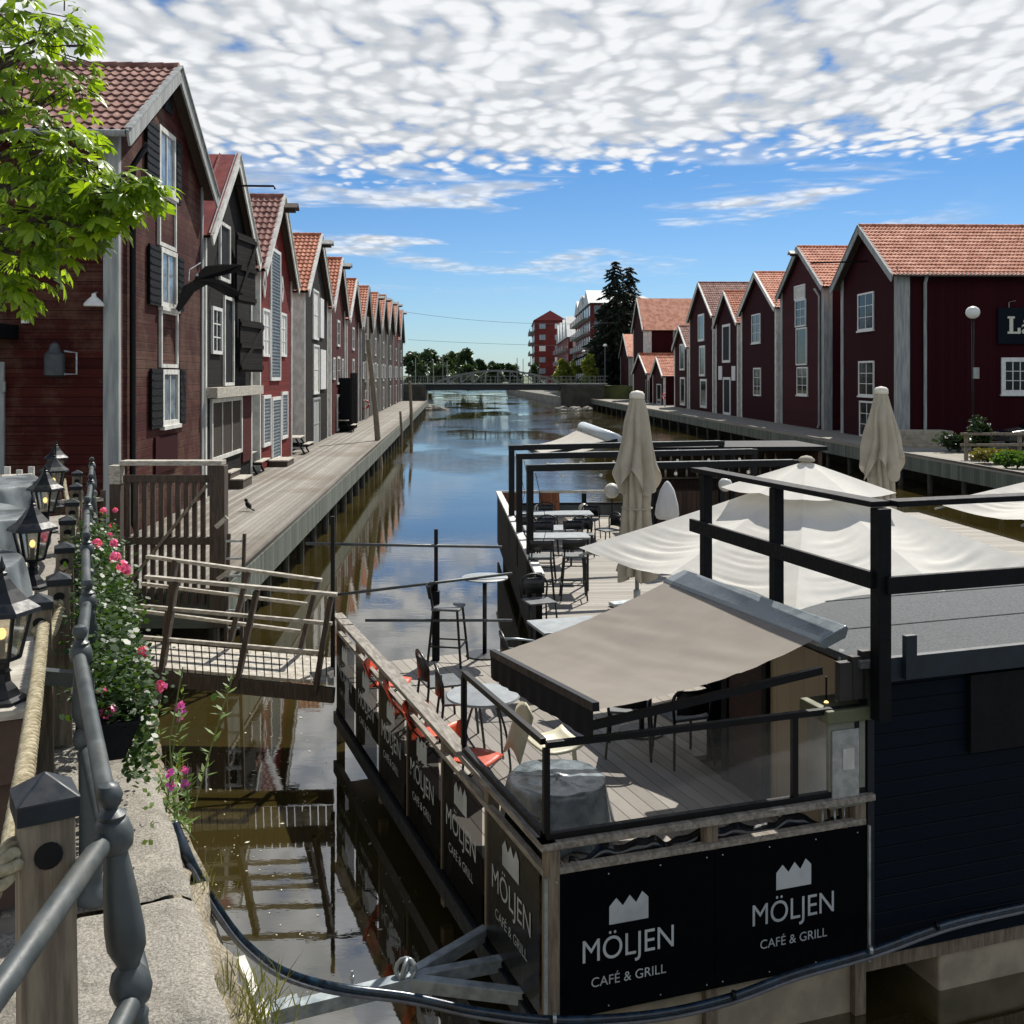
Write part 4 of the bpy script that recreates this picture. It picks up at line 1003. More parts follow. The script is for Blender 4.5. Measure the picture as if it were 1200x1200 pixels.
FT = thing('floating_terrace', 'floating cafe terrace with wooden deck behind dark banner panels, nearest the viewer', 'floating terrace', tuple(P1), YA)
K0 = P1+FU*2.62                                     # front corner of the kiosk
K1 = K0+FV*2.75
BK = P1+V*SL                                         # far corner
DBACK = BK+U*3.35
def fo(p, z): return (p.x, p.y, z)
b = MB(); pl = [P1, K0, K1+FU*.0, K1+FU*3.5, BK+U*6.5, BK]
b.prism([(p.x, p.y) for p in [P1+V*.03, K0+V*.03, K1, K1+FU*4, BK+U*7.5, BK]], lambda x, y, t: (x, y, DZ-t), .05); b.build('deck', deck_wood_v, FT, 'w')
b = MB(); b.prism([(p.x, p.y) for p in [P1+V*.15+U*.12, K0+V*.15, K0+V*.15+FU*6, BK+U*7.4-V*.1, BK-V*.1+U*.12]], lambda x, y, t: (x, y, DZ-.06-t), .42); b.build('frame', dark_wood, FT, 'w')
def cblock(a0, a1, l0, l1, z0, z1):
    b = MB(); q = [P1+FU*a+FV*l for a, l in ((a0, l0), (a1, l0), (a1, l1), (a0, l1))]; b.prism([(p.x, p.y) for p in q], lambda x, y, t: (x, y, z1-t), z1-z0); return b
cblock(.12, 2.66, .05, .9, -.3, .40).build('pontoon', concrete, FT, 'w', bev=.02); cblock(3.35, 6.6, .05, .9, -.3, .40).build('pontoon', concrete, FT, 'w', bev=.02)
b = MB(); q0, q1 = P1+V*.35+U*.12, BK-V*.4+U*.12
for l in (.5, 3.0, 5.4): 
    c = cblock(.15, 1.2, l, l+1.3, -.3, .36); c.build('pontoon', mat('dark float', '15181b', .8, .2, 3), FT, 'w')
b = MB(); b.bar(fo(P1-U*.03-V*.02, .33), fo(BK-U*.03, .33), .07, .16); b.build('side_beam', mat('dark blue steel', '111a22', .5, .2, 5), FT, 'w')
# side rail: posts, cap, panels with print
b = MB(); b.bar(fo(P1+V*1.8, RZ-.022), fo(BK+V*.07, RZ-.022), .14, .045); b.build('rail_cap', cap_wood, FT, 'w', bev=.005)
b = MB(); b.bar(fo(P1-V*.06, RZ-.025), fo(P1+V*1.79, RZ-.025), .12, .05); b.build('rail_cap', cap_wood, FT, 'w', bev=.005)
b = MB(); b.bar(fo(P1, 1.475), fo(BK, 1.475), .05, .045); b.build('lower_rail', cap_wood, FT, 'w')
for i in range(7):
    p = P1+V*(SL/6*i); b = MB(); bt = (.0, .35, .1, .35, .1, .35, -.1)[i]
    b.bar(fo(p+U*.035, bt), fo(p+U*.035, RZ-.05), .10, .09, up=V); b.build('post', post_wood, FT, 'w', bev=.006)
LT, LF = text_mesh('MÖLJEN', 1.0); ST, SF = text_mesh('CAFÉ & GRILL', 1.0)
wT = max(v.x for v in LT)-min(v.x for v in LT); wS = max(v.x for v in ST)-min(v.x for v in ST)
def logo(b, org, ax, nz, s):
    """print: s = width of the big word; org = centre of its baseline"""
    up = Vector((0, 0, 1)); k = s/wT; hx = 1.12
    f = lambda x, y: org+ax*x+up*y+nz*.006
    b.add([f(v.x*k, v.y*k*hx) for v in LT], LF)
    k2 = s*.82/wS; b.add([f(v.x*k2*1.0, v.y*k2-s*.255) for v in ST], SF)
    w = s*.43; y0 = s*.335
    for i, (x0, x1, x2, h0, h1, h2) in enumerate(((-.5, -.32, -.155, .42, .60, .40), (-.155, .02, .185, .40, .62, .42), (.185, .34, .5, .42, .66, .50))):
        b.add([f(w*x0, y0), f(w*x2, y0), f(w*x2, y0+w*h2), f(w*x1, y0+w*h1), f(w*x0, y0+w*h0)], [(0, 1, 2, 3, 4)])
for i in range(6):
    a, c = P1+V*(SL/6*i+.05), P1+V*(SL/6*(i+1)-.05); b = MB(); n = -U
    q = [a+n*.03, c+n*.03]; b.add([fo(q[0], .44), fo(q[1], .44), fo(q[1], 1.455), fo(q[0], 1.455)], [(0, 1, 2, 3)])
    pn = b.build('banner_panel', mesh_panel, FT, 'w'); b = MB()
    o = (a+c)/2+n*.03; o.z = .93; logo(b, o, -V, n, .80); b.build('logo', silver, pn, 'w', recalc=False)
    b = MB()
    for s, e in ((a, c),):
        b.bar(fo(s+n*.03, .44), fo(e+n*.03, .44), .02, .03)
    b.build('hem', black_vinyl, pn, 'w')
# front: opaque banner, cap, lower beam, posts
fe = P1+FU*2.60
b = MB(); b.bar(fo(P1-FU*.06, RZ-.025), fo(fe+FU*.06, RZ-.025), .13, .05); b.build('rail_cap', cap_wood, FT, 'w', bev=.006)
b = MB(); b.bar(fo(P1-FV*.0, 1.485), fo(fe, 1.485), .06, .045); b.build('lower_rail', cap_wood, FT, 'w', bev=.004)
for s in (0.05, 1.28, 2.56): b = MB(); p = P1+FU*s; b.bar(fo(p+FV*.03, .0), fo(p+FV*.03, RZ-.05), .10, .09, up=FV); b.build('post', post_wood, FT, 'w', bev=.006)
for i, (s0, s1) in enumerate(((.0, 1.285), (1.29, 2.60))):
    b = MB(); a, c = P1+FU*s0-FV*.035, P1+FU*s1-FV*.035; b.bar(fo(a, .96), fo(c, .96), .008, 1.0); pn = b.build('banner_panel', black_vinyl, FT, 'w'); b = MB()
    o = (a+c)/2-FV*.006; o.z = .83 if i == 0 else .86; logo(b, o-FU*(.04 if i == 0 else .0), FU, -FV, .70); b.build('logo', silver, pn, 'w', recalc=False)
    b = MB(); rn = random.Random(i)
    for x in (.06, .45, .85, 1.22):
        for z in (.50, 1.42): b.ball(fo(P1+FU*(s0+x)-FV*.042, z), .006, 6)
    b.build('rivets', silver, pn, 'w')
b = MB(); b.bar(fo(P1-FV*.045-FU*.02, .42), fo(P1-FV*.045-FU*.02, 1.46), .022, .022, up=FV); b.bar(fo(fe-FV*.045+FU*.012, .42), fo(fe-FV*.045+FU*.012, 1.46), .02, .02, up=FV); b.build('banner_edge', steel, FT, 'w')
# glass wind screens on the rail
def screen(a, c, z0, z1, posts, name='wind_screen'):
    e = (c-a).normalized(); L = (c-a).length; b = MB(); w = .045
    b.bar(fo(a, z0+w/2), fo(c, z0+w/2), w, w); b.bar(fo(a, z1-w/2), fo(c, z1-w/2), w, w)
    for s in posts: p = a+e*s; b.bar(fo(p, z0+w), fo(p, z1-w), w, w, up=e)
    f = b.build(name, black_metal, FT, 'w', bev=.003)
    b = MB(); b.add([fo(a, z0+w), fo(c, z0+w), fo(c, z1-w), fo(a, z1-w)], [(0, 1, 2, 3)]); b.build('pane', clear, f, 'w'); return f
screen(P1+V*.05, P1+V*1.80, RZ+.002, 2.385, (1.75,)); screen(P1+FU*.0, P1+FU*2.60, RZ+.004, 2.38, (.0, 1.98, 2.52))
# back rail: black posts, thin tubes across the water gap
BR = thing('back_railing', 'thin black pipe railing along the rear edge of the near terrace', 'railing', fo(BK, DZ), YA)
for px_, ytop, d in ((390, 605, 13.6), (511, 620, 14.05)):
    q = D(px_, ytop, d); b = MB(); b.bar((q.x, q.y, .9), q, .05, .05); b.build('post', black_metal, BR, 'w')
    if px_ > 400: b = MB(); b.bar((q.x, q.y-.03, 1.0), (q.x, q.y-.03, 1.95), .1, .09); b.build('post', black_paint, BR, 'w')
for (x0, y0, x1, y1) in ((358, 637, 588, 641), (395, 697, 600, 672), (428, 727, 600, 727)):
    b = MB(); b.tube([D(x0, y0, 13.65), D(x1, y1, 14.2)], .02, 8); b.build('rail', grey_iron, BR, 'w', smooth=True)

# ------------------------------------------------------------------ kiosk
KW = Vector((FU.x, FU.y, 0)); KD = FV
KS = thing('kiosk', 'dark navy boarded cafe kiosk with flat felt roof and rooftop railing', 'kiosk', fo(K0, 0), FA)
RFZ = 2.74
b = MB(); b.box(.03, 7, 0, .06, .42, 2.62); b.build('front_wall', navy, KS)
b = MB(); b.box(.0, .06, -.02, .1, .42, 2.60); b.build('corner_board', mat('navy trim', '0a121b', .6, .2, 5), KS)
b = MB(); b.box(.10, 7, 2.6, 2.66, DZ, 2.62); b.build('back_wall', navy, KS)
beige = planks('beige boards', 'ab9c85', 'b5a68f', .21, 'y', .6, .02, grain=.1, bump=.2, gapc=.5)
b = MB(); b.box(.02, .08, .10, 1.40, DZ, 2.60); b.build('side_wall', beige, KS)
b = MB(); b.box(.0, .05, 1.42, 2.05, DZ, 2.6); b.build('shutter_panel', planks('dark red slats', '2a1a18', '3a2420', .07, 'z', .6, .06, gapc=.4), KS)
b = MB(); b.box(-.02, .08, 2.06, 2.16, DZ, 2.6); b.box(-.03, .02, 1.36, 1.43, DZ, 2.6) ; b.build('door_frame', black_paint, KS)
felt = mat('roofing felt', '494c4e', .95, .2, 60, bump=.6, bscale=220, c2='636668')
b = MB(); b.box(-.12, 7.1, -.10, 2.75, RFZ-.06, RFZ)
rf = b.build('roof', felt, KS)
b = MB()
for y in (.75, 1.72): b.box(-.1, 7.1, y, y+.02, RFZ+.0005, RFZ+.006)
b.build('felt_seams', mat('felt seam', '2d2f31', .9, .1, 9), rf)
b = MB(); b.box(-.02, 7.12, -.16, -.105, 2.58, RFZ+.02); b.build('fascia', mat('navy fascia', '16222c', .55, .2, 5), rf)
b = MB()
for i, (a_, z) in enumerate(((.0, .08), (.11, .04), (.2, .0))): b.box(-.28+a_, -.24+a_+.08, -.06, .0, 2.44, RFZ+.06-z*.9)
b.build('stepped_end_boards', mat('grey brown board', '2e2c2a', .7, .2, 5), KS)
b = MB(); b.box(.20, .30, -.21, -.165, 2.60, 2.93); b.build('roof_post_stub', mat('navy fascia', '16222c'), KS)
b = MB(); b.box(.95, 7, -.05, -.005, 1.9, 2.52); b.build('roller_shutter_box', black_paint, KS)
b = MB(); b.box(-.1, 7, .02, .3, .30, .415); b.build('sill_beam', post_wood, KS)
# rooftop railing
RR = thing('roof_railing', 'black timber railing around the kiosk roof', 'railing', (2.78, 7.75, RFZ))
pa, pb, pc = Vector((2.78, 7.72, 0)), Vector((2.35, 9.1, 0)), Vector((1.97, 10.4, 0)); pd = pa+FU*4.6
for p, zb, w in ((pa, 2.3, .11), (pb, 2.70, .095), (pc, 2.70, .095)):
    b = MB(); b.bar(fo(p, zb), fo(p, 3.90), w, w, up=FV); b.build('post', black_paint, RR, 'w', bev=.006)
b = MB(); b.bar(fo(pa, 3.93), fo(pc+(pc-pb).normalized()*.18, 3.93), .17, .045); b.build('top_rail', black_paint, RR, 'w', bev=.006)
b = MB(); b.bar(fo(pa+FU*.09, 3.935), fo(pd, 3.935), .17, .045); b.build('top_rail', black_paint, RR, 'w', bev=.006)
b = MB(); b.bar(fo(pa-FU*.07, 3.36), fo(pc+(pc-pb).normalized()*.2-FU*.07, 3.36), .045, .13); b.build('mid_rail', black_paint, RR, 'w', bev=.006)
b = MB(); b.bar(fo(pa-FV*.07, 3.33), fo(pd-FV*.07, 3.33), .045, .13); b.build('mid_rail', black_paint, RR, 'w', bev=.006)
b = MB(); b.bar(fo(pd, 2.7), fo(pd, 3.9), .1, .1, up=FV); b.build('post', black_paint, RR, 'w')
# electrical cabinet
q = K0-FU*.14+FV*.14
t = thing('electric_cabinet', 'grey-green electrical cabinet on legs of cables beside the kiosk door', 'electrical cabinet', fo(q, 1.55), FA)
cabm = mat('cabinet grey', '6f7167', .5, .12, 6, c2='7d7f74')
b = MB(); b.box(-.21, .12, -.16, .14, .06, .72); b.build('body', cabm, t, bev=.01)
b = MB(); b.box(-.25, .15, -.20, .17, .72, .82); b.build('lid', mat('cabinet lid', '5d6048', .6, .1, 5), t, bev=.012)
b = MB(); b.box(-.19, .05, -.178, -.162, .12, .66); d_ = b.build('door', mat('clear plastic door', '8a8d8a', .15, .15, 12, c2='a3a6a3'), t, bev=.004)
b = MB(); b.box(-.10, .0, -.186, -.179, .36, .52); b.build('switch_plate', trim_white, d_)
for i in range(6): b = MB(); x = -.17+i*.05; b.tube([(x, -.02, .07), (x+rnd.uniform(-.02, .02), -.03, -.2), (x+.02, .0, -.5)], .012, 6); b.build('cable', black_metal if i % 2 else steel, t, smooth=True)
b = MB(); b.tube([(-.02, 0, .82), (-.01, -.01, 1.05), (.06, .05, 1.2)], .02, 6); b.build('conduit', trim_grey, t, smooth=True)
t = thing('bulb_lamp', 'small lit bulb hanging under the kiosk eave', 'lamp', fo(q-FU*.12, 2.32)); b = MB(); b.tube([(0, 0, .07), (0, 0, .25)], .008, 6); b.build('cable', black_metal, t); b = MB(); b.ball((0, 0, .03), .024, 10, 1.5); b.build('bulb', mat('warm bulb', 'ffdca0'), t, smooth=True)
# loudspeaker-like knob omitted; awning over the near terrace
canvas = fabric('greige awning canvas', '857e75', '8b847b', .12, .08)
t = thing('awning', 'wide greige awning with dark scalloped valance on the kiosk side', 'awning', (2.0, 8.8, 2.9))
ca, cb = Vector((2.37, 7.66, 2.99)), Vector((1.60, 9.92, 2.96)); fa, fb = Vector((.57, 6.95, 2.69)), Vector((-.18, 9.42, 2.39))
b = MB(); e = (cb-ca).normalized(); out_ = Vector((-e.y, e.x, 0))
pr = [(-.11, -.05), (.07, -.115), (.12, -.10), (.125, -.065), (.095, -.03), (-.11, .045), (-.135, .025)]
b.prism(pr, lambda x, z, s: ca-e*.06+e*s+out_*x+Vector((0, 0, z)), (cb-ca).length+.12); b.build('cassette', mat('silver grey housing', '70797e', .28, .02, 3, metal=.4, c2='747d82'), t, 'w', bev=.01)
def cloth(u, v):
    p = ca.lerp(cb, u).lerp(fa.lerp(fb, u), v); sag = math.sin(3.14159*v)*(.085-.04*u); s = noise.noise(Vector((u*2.2+v*.8, v*1.2, 4)))*.035
    p.z += -.06-sag+s*math.sin(3.14159*v)+(.014*noise.noise(Vector((u*2.5+v*2, v*11-u*3, 7)))+.006*noise.noise(Vector((u*4, v*30-u*9, 2))))*math.sin(3.14159*v); p -= out_*(-.14*(1-v)); return p
b = MB(); b.grid(cloth, 60, 40); b.build('canvas', canvas, t, 'w', smooth=True)
def val(u, v):
    p = fa.lerp(fb, u); p = p+out_*.02; p.z += -.05-.22*v-(.006*math.sin(u*17))*v; p += out_*(.006*math.sin(u*61)+.012*noise.noise(Vector((u*14, 3, 1))))*v; return p
b = MB(); b.grid(val, 160, 6); b.build('valance', fabric('black valance', '0c0e11', '15171b', .05, .2), t, 'w', smooth=True)
b = MB(); b.bar(fa+Vector((0, 0, -.04)), fb+Vector((0, 0, -.04)), .05, .06); b.build('front_bar', black_metal, t, 'w')
for k in (.04, .96):
    b = MB(); s, e2 = ca.lerp(cb, k)+Vector((0, 0, -.20)), fa.lerp(fb, k)+Vector((0, 0, -.19)); s.z -= .12; e2.z -= .06*(1 if k > .5 else 0); b.bar(s, e2, .04, .055); b.build('arm', black_metal, t, 'w')
# ------------------------------------------------------------------ mooring boom, hose
t = thing('mooring_boom', 'steel three-legged mooring boom bracing the terrace off the quay', 'boom', (-.78, 7.5, .45))
ap = Vector((-.80, 7.5, .46)); pts = [(-.205, 8.17, .46), (-.05, 7.82, .42), (.10, 7.40, .41)]
galv = mat('dull galvanised steel', '7b858a', .5, .15, 8, metal=.35, c2='a2abae')
b = MB(); b.bar(Vector((-1.75, 7.10, .44)), ap+Vector((.05, 0, 0)), .10, .10); b.build('main_beam', galv, t, 'w', bev=.006)
for p in pts: b = MB(); b.bar(ap, p, .08, .10); b.build('strut', galv, t, 'w', bev=.006)
b = MB(); b.bar(Vector((-1.78, 7.08, .49)), Vector((-1.5, 7.2, .51)), .13, .02); b.build('end_plate', galv, t, 'w')
for k in range(2):
    b = MB(); m = Matrix.Rotation(1.2+k*1.0, 3, 'X') @ Matrix.Rotation(k*1.3, 3, 'Y'); b.tube([ap+Vector((.02, 0, .09))+m @ Vector((.07*math.cos(a*.5236), .07*math.sin(a*.5236), 0)) for a in range(12)]+[ap+Vector((.02, 0, .09))+m @ Vector((.07, 0, 0))], .017, 8); b.build('shackle', steel, t, 'w', smooth=True)
b = MB(); b.ball(ap+Vector((-.36, -.07, .07)), .02, 8); b.tube([ap+Vector((-.36, -.07, .03)), ap+Vector((-.36, -.07, .12))], .01, 6); b.build('bolt', steel, t, 'w')
def smoothpath(pp, n=14):
    out = []; pp = [Vector(p) for p in pp]
    for i in range(len(pp)-1):
        p0, p1, p2, p3 = pp[max(i-1, 0)], pp[i], pp[i+1], pp[min(i+2, len(pp)-1)]
        for k in range(n):
            s = k/n; out.append(.5*((2*p1)+(p2-p0)*s+(2*p0-5*p1+4*p2-p3)*s*s+(3*p1-p0-3*p2+p3)*s**3))
    return out+[pp[-1]]
t = thing('hose', 'dark blue water hose slung from the quay along the foot of the terrace', 'hose', tuple(D(300, 1110, 6.2)))
hp = [D(203, 965, 4.75), D(222, 1010, 4.7), D(250, 1060, 4.9), D(285, 1105, 5.4), D(330, 1138, 6.1), D(390, 1156, 6.6), D(480, 1168, 6.75), D(560, 1185, 6.75), D(650, 1195, 6.85), D(760, 1189, 7.0), D(850, 1170, 7.15), D(930, 1141, 7.38), D(1020, 1115, 7.6), D(1110, 1083, 7.95), D(1200, 1062, 8.35), D(1300, 1040, 8.8)]
hose_m = mat('dark blue hose', '0c1620', .3, .2, 10, spec=.6, c2='1b3345')
b = MB(); b.tube(smoothpath(hp), .027, 10); b.build('tube', hose_m, t, 'w', smooth=True)
b = MB(); b.tube([p+Vector((.015, -.01, -.035)) for p in smoothpath(hp)], .014, 8); b.build('thin_tube', mat('pale grey cable', '5d6066', .4, .2, 8), t, 'w', smooth=True)
for x, y, d in ((650, 1193, 6.82), (1020, 1113, 7.57), (860, 1166, 7.15), (1098, 1085, 7.88)): b = MB(); b.lathe([(.032, -.012), (.032, .012)], D(x, y, d), 10, axis=Matrix.Rotation(1.5708, 3, 'Y')); b.build('clamp', steel if x in (650, 1020) else black_metal, t, 'w')
# white lath lying on the rubble
b = MB(); b.bar(D(282, 1125, 6.2), D(312, 1198, 5.6), .05, .05); tag(b.build('plank', trim_white, None), 'pale narrow plank lying at the foot of the quay wall by the water', 'plank')

# ------------------------------------------------------------------ second terrace further out, aligned with the canal
TA = math.atan(.07)
T0 = Vector((.47, 16.55, 0)); T1 = Vector((-.36, 28.4, 0)); TV = (T1-T0).normalized(); TU = Vector((TV.y, -TV.x, 0)); TL = (T1-T0).length
T2 = thing('floating_terrace', 'far cafe terrace with dark fence and pergola frames beyond the near terrace', 'floating terrace', fo(T0, 0), TA)
deck2 = planks('far terrace deck', '7d7870', 'a8a39a', .145, 'y', .8, .055, grain=.35, bump=.4)
b = MB(); q = [T0-TV*2.6+TU*1.55, T0-TV*2.2+TU*12, T1+TU*12, T1, T0, T0-TV*1.2+TU*.2]
b.prism([(p.x, p.y) for p in q], lambda x, y, s: (x, y, DZ-.012-s), .3); b.build('deck', deck2, T2, 'w')
b = MB(); b.box(.1, 11.9, .1, TL-.1, -.4, .68); b.build('pontoon', black_vinyl, T2)
slat_black = planks('black fence slats', '0c0f12', '15191c', .12, 'y', .6, .1, grain=.2, bump=.5, gapc=.3)
b = MB(); b.box(-.05, .0, 0, TL, .28, 1.62); b.build('side_fence', slat_black, T2)
for y0, y1 in ((0, 1.25), (1.4, 6.), (6.03, 11.9)): b = MB(); b.box(-.09, .06, y0, y1-.03, 1.64, 1.70); b.build('fence_cap', trim_white, T2, bev=.006)
for r6 in ((-.09, .01, 1.26, 1.38, .3, 1.75), (-.09, .01, -.1, -.005, .0, 1.72)): b = MB(); b.box(*r6); b.build('fence_post', black_paint, T2)
b = MB(); b.box(0, 8.6, TL-.05, TL, 1.62, 1.70); b.build('back_rail', trim_white, T2)
b = MB(); b.box(0, 8.6, TL-.04, TL-.01, 1.30, 1.36); b.build('back_mid_rail', black_metal, T2)
b = MB(); b.box(0.02, 8.6, TL-.035, TL-.015, 1.0, 1.30); b.build('back_panel', glassmat('grey banner', (.30, .33, .34), .06, .2, '4a5558', .6), T2)
for x in (.0, 2.3, 4.7, 7.0, 8.5): b = MB(); b.box(x, x+.12, TL-.14, TL-.05, .6, 1.62); b.build('back_post', black_paint, T2)
# pergola frames
pg = None
for i, (x0, y0, x1, y1, lb) in enumerate(((599.5, 524.5, 848, 519, 'farthest of the three black pergola frames'), (608.5, 534.5, 887, 529, 'middle one of the three black pergola frames'), (621, 548, 935, 542, 'nearest of the three black pergola frames'))):
    a = P(x0, y0, 3.25) if False else None
    d0 = 1200*1.65/(y0-440); p = D(x0, y0, d0); d1 = 1200*1.65/(y1-440); q = D(x1, y1, d1)
    t = thing('pergola_frame', lb, 'pergola', (p.x, p.y, DZ), math.atan2(q.y-p.y, q.x-p.x), 'black pergola frames over the far terrace')
    L = (q-p).length; b = MB(); b.box(-.055, .055, -.055, .055, 0, 2.18); b.build('post', black_metal, t); b = MB(); b.box(-.06, L, -.055, .055, 2.185, 2.30); b.build('beam', black_metal, t)
    b = MB(); b.box(L-.12, L-.01, -.05, .05, 0, 2.18); b.build('post', black_metal, t)
    b = MB(); b.box(.3, L-.1, -.05, .05, 2.302, 2.312); b.build('cap_strip', trim_grey, t)
    b = MB()
    for k in range(7): b.ball((.6+k*.72, 0, 2.09), .035, 8)
    b.build('bulbs', mat('pale bulb', 'd8d8d0', .3, .05, 3), t, smooth=True)
    b = MB(); b.tube([(.1, 0, 2.15), (.32, .0, 1.2), (.05, 0, .2)], .006, 5); b.build('cable', black_metal, t)
# bar hut at the end of the far terrace
t = thing('bar_hut', 'dark timber bar hut with shelves at the back of the far terrace', 'hut', (3.4, 25.5, DZ), TA)
hutm = planks('hut boards', '2e231d', '4a382d', .12, 'xy', .7, .07, grain=.4)
b = MB(); b.box(0, 4.2, 1.4, 1.5, 0, 2.05); b.build('back_wall', hutm, t); b = MB(); b.box(4.1, 4.2, -.6, 1.39, 0, 2.05); b.build('side_wall', hutm, t)
b = MB(); b.box(-.1, 4.3, -.7, 1.6, 2.06, 2.16); b.build('roof', black_paint, t); b = MB(); b.box(.2, 3.6, -.3, .2, 0, 1.05); b.build('counter', hutm, t)
for z in (1.2, 1.55): b = MB(); b.box(.2, 4.0, 1.2, 1.39, z, z+.03); b.build('shelf', post_wood, t)
b = MB(); rn = random.Random(2)
for i in range(26): b.lathe([(.035, 0), (.035, .16), (.012, .21), (.012, .26)], (.3+i*.14, 1.29, 1.235 if i % 2 else 1.585), 7)
b.build('bottles', mat('amber bottles', '6a5a3a', .2, .6, 4, c2='c8bfa0'), t, smooth=True)
for x in (0.0, 1.9): b = MB(); b.box(x, x+.1, -.6, -.5, 0, 2.05); b.build('post', black_paint, t)
# white awning on the hut side
t = thing('awning', 'small white awning with silver cassette over the far terrace', 'awning', (2.2, 27, 3.2))
ca, cb = D(723, 516, 25.6), D(683, 500.5, 30.); fa, fb = D(634, 533.5, 24.6), D(614.5, 522.5, 29.)
b = MB(); b.tube([ca, cb], .16, 10); b.build('cassette', mat('white housing', 'aeb6ba', .35, .05, 3), t, 'w', smooth=True)
b = MB(); b.grid(lambda u, v: ca.lerp(cb, u).lerp(fa.lerp(fb, u), v)+Vector((0, 0, -.12*math.sin(3.14159*v))), 12, 12); b.build('canvas', fabric('white canvas', 'b9b5ab', 'c8c4ba', .3, .1), t, 'w', smooth=True)
b = MB(); b.bar(fa, fb, .06, .1); b.bar(ca, fa, .06, .08); b.build('front_bar', black_metal, t, 'w')

# ------------------------------------------------------------------ parasols
sand = fabric('sand parasol cloth', 'aaa292', 'b9b1a1', .15, .2)
ivory = fabric('ivory parasol cloth', 'd9d6ce', 'e2e0d8', .25, .15)
def closed_parasol(loc, H, label, seed, wd=1.):
    t = thing('closed_parasol', label, 'parasol', loc, seed, 'furled sand-coloured parasols'); so_ = seed*7.
    b = MB(); b.tube([(0, 0, 0), (0, 0, H-.1)], .035, 10); b.build('pole', trim_grey, t, smooth=True)
    b = MB(); b.box(-.35, .35, -.35, .35, 0, .06); b.lathe([(.06, .06), (.06, .3)], (0, 0, 0), 12); b.build('base', steel, t)
    def skin(lo, hi, prof_, amp, nf, ph, jag):
        def fn(u, v):
            a = u*6.28319; zz = hi-(hi-lo)*v; zz -= jag*v*(.5+.5*math.cos(a*4+ph))*(1 if v > .6 else v/.6)
            r = np.interp(v, [p for p, _ in prof_], [p for _, p in prof_])*wd
            w_ = amp*v**.6*(1-.0*v); n = noise.noise(Vector((math.cos(a)*1.3+so_, math.sin(a)*1.3, zz*1.6)))
            n2 = noise.noise(Vector((math.cos(a)*3+so_, math.sin(a)*3, zz*3.1+5)))
            s_ = abs(math.sin((a*nf/2)+ph+n*1.1+v*.5)); r *= 1+w_*(s_*1.1-.55)+.18*n*v**.5+.10*n2*v
            return (r*math.cos(a), r*math.sin(a), zz)
        return fn
    b = MB(); b.grid(skin(H-3.05, H-.9, [(0, .16), (.2, .30), (.45, .27), (.7, .30), (1, .37)], .62, 9, .4, .14), 160, 60, True); b.build('lower_cloth', sand, t, smooth=True)
    b = MB(); b.grid(skin(H-1.30, H-.02, [(0, .05), (.03, .12), (.08, .155), (.3, .235), (.6, .32), (1, .43)], .50, 8, 0, .42), 160, 50, True); b.build('upper_cloth', sand, t, smooth=True)
    b = MB(); b.lathe([(.13, H-.12), (.125, H-.04), (.09, H+.0), (.001, H+.02)], (0, 0, 0), 16); b.build('cap', mat('pale cap', 'cfcabd', .7, .05, 3), t, smooth=True)
    b = MB(); b.tube([(.34*wd*math.cos(a*.31416), .34*wd*math.sin(a*.31416), H-1.95) for a in range(21)], .012, 6); b.build('tie', sand, t, smooth=True)
    return t
closed_parasol((2.1, 17.2, DZ), 3.63, 'furled sand parasol standing left of the open umbrella', .4, .74)
closed_parasol((6.85, 19.0, DZ), 3.68, 'furled sand parasol behind the kiosk roof railing, further right', 1.9, .74)
def open_parasol(c, lc, z_r, z_a, label, seed):
    """c = centre, lc = one corner of the square rim"""
    c = Vector(c); e = Vector(lc)-c; e.z = 0; f = Vector((-e.y, e.x, 0)); so_ = Vector((seed*9., 0, 0))
    t = thing('open_parasol', label, 'parasol', (c.x, c.y, DZ), 0, 'open ivory parasols')
    rim = [];
    cs = [c+e, c+f, c-e, c-f]
    for i in range(4): rim += [cs[i], (cs[i]+cs[(i+1) % 4])/2]
    def panel(i):
        A, B_ = rim[i], rim[(i+1) % 8]
        def fn(u, v):
            p = c.lerp(A.lerp(B_, u), v); s = math.sin(3.14159*u)
            rise = (z_a-z_r)*(1-v**.88); z = z_r+rise-.07*s*v**1.6-.015*s
            wr = (noise.noise(Vector((v*11+u*1.5, i*3.7, 1))+so_)*.012+noise.noise(Vector((v*30+u*3-1.5*s, u*1.2+i*3.7, 5))+so_)*.022)*s*max(0, v-.25)*1.6+noise.noise(Vector((u*2, v*3, i*1.9))+so_)*.018*s
            p = p+(c-p)*.05*s*v; p.z = z+wr; return p
        return fn
    b = MB()
    for i in range(8): b.grid(panel(i), 20, 90)
    b.build('canopy', ivory, t, 'w', smooth=True)
    def vent(i):
        A, B_ = rim[i], rim[(i+1) % 8]
        def fn(u, v):
            p = c.lerp(A.lerp(B_, u), v*.36); s = math.sin(3.14159*u); p.z = z_a+.10-.34*v-.03*s*v; return p
        return fn
    b = MB()
    for i in range(8): b.grid(vent(i), 6, 8)
    b.build('vent_cap', ivory, t, 'w', smooth=True)
    b = MB(); b.lathe([(.09, 0), (.10, .02), (.06, .055), (.001, .07)], (c.x, c.y, z_a+.095), 14); b.build('finial', sand, t, 'w', smooth=True)
    b = MB(); b.tube([(c.x, c.y, DZ), (c.x, c.y, z_a+.05)], .035, 10); b.build('pole', trim_grey, t, 'w', smooth=True)
    for i in range(8): b = MB(); b.bar((c.x, c.y, z_a-.16), (rim[i].x, rim[i].y, z_r-.10), .025, .03); b.build('rib', trim_grey, t, 'w')
    return t
open_parasol((3.45, 12.0, 0), (.84, 12.85, 0), 2.74, 3.80, 'large open ivory parasol filling the middle right behind the railing', 1)
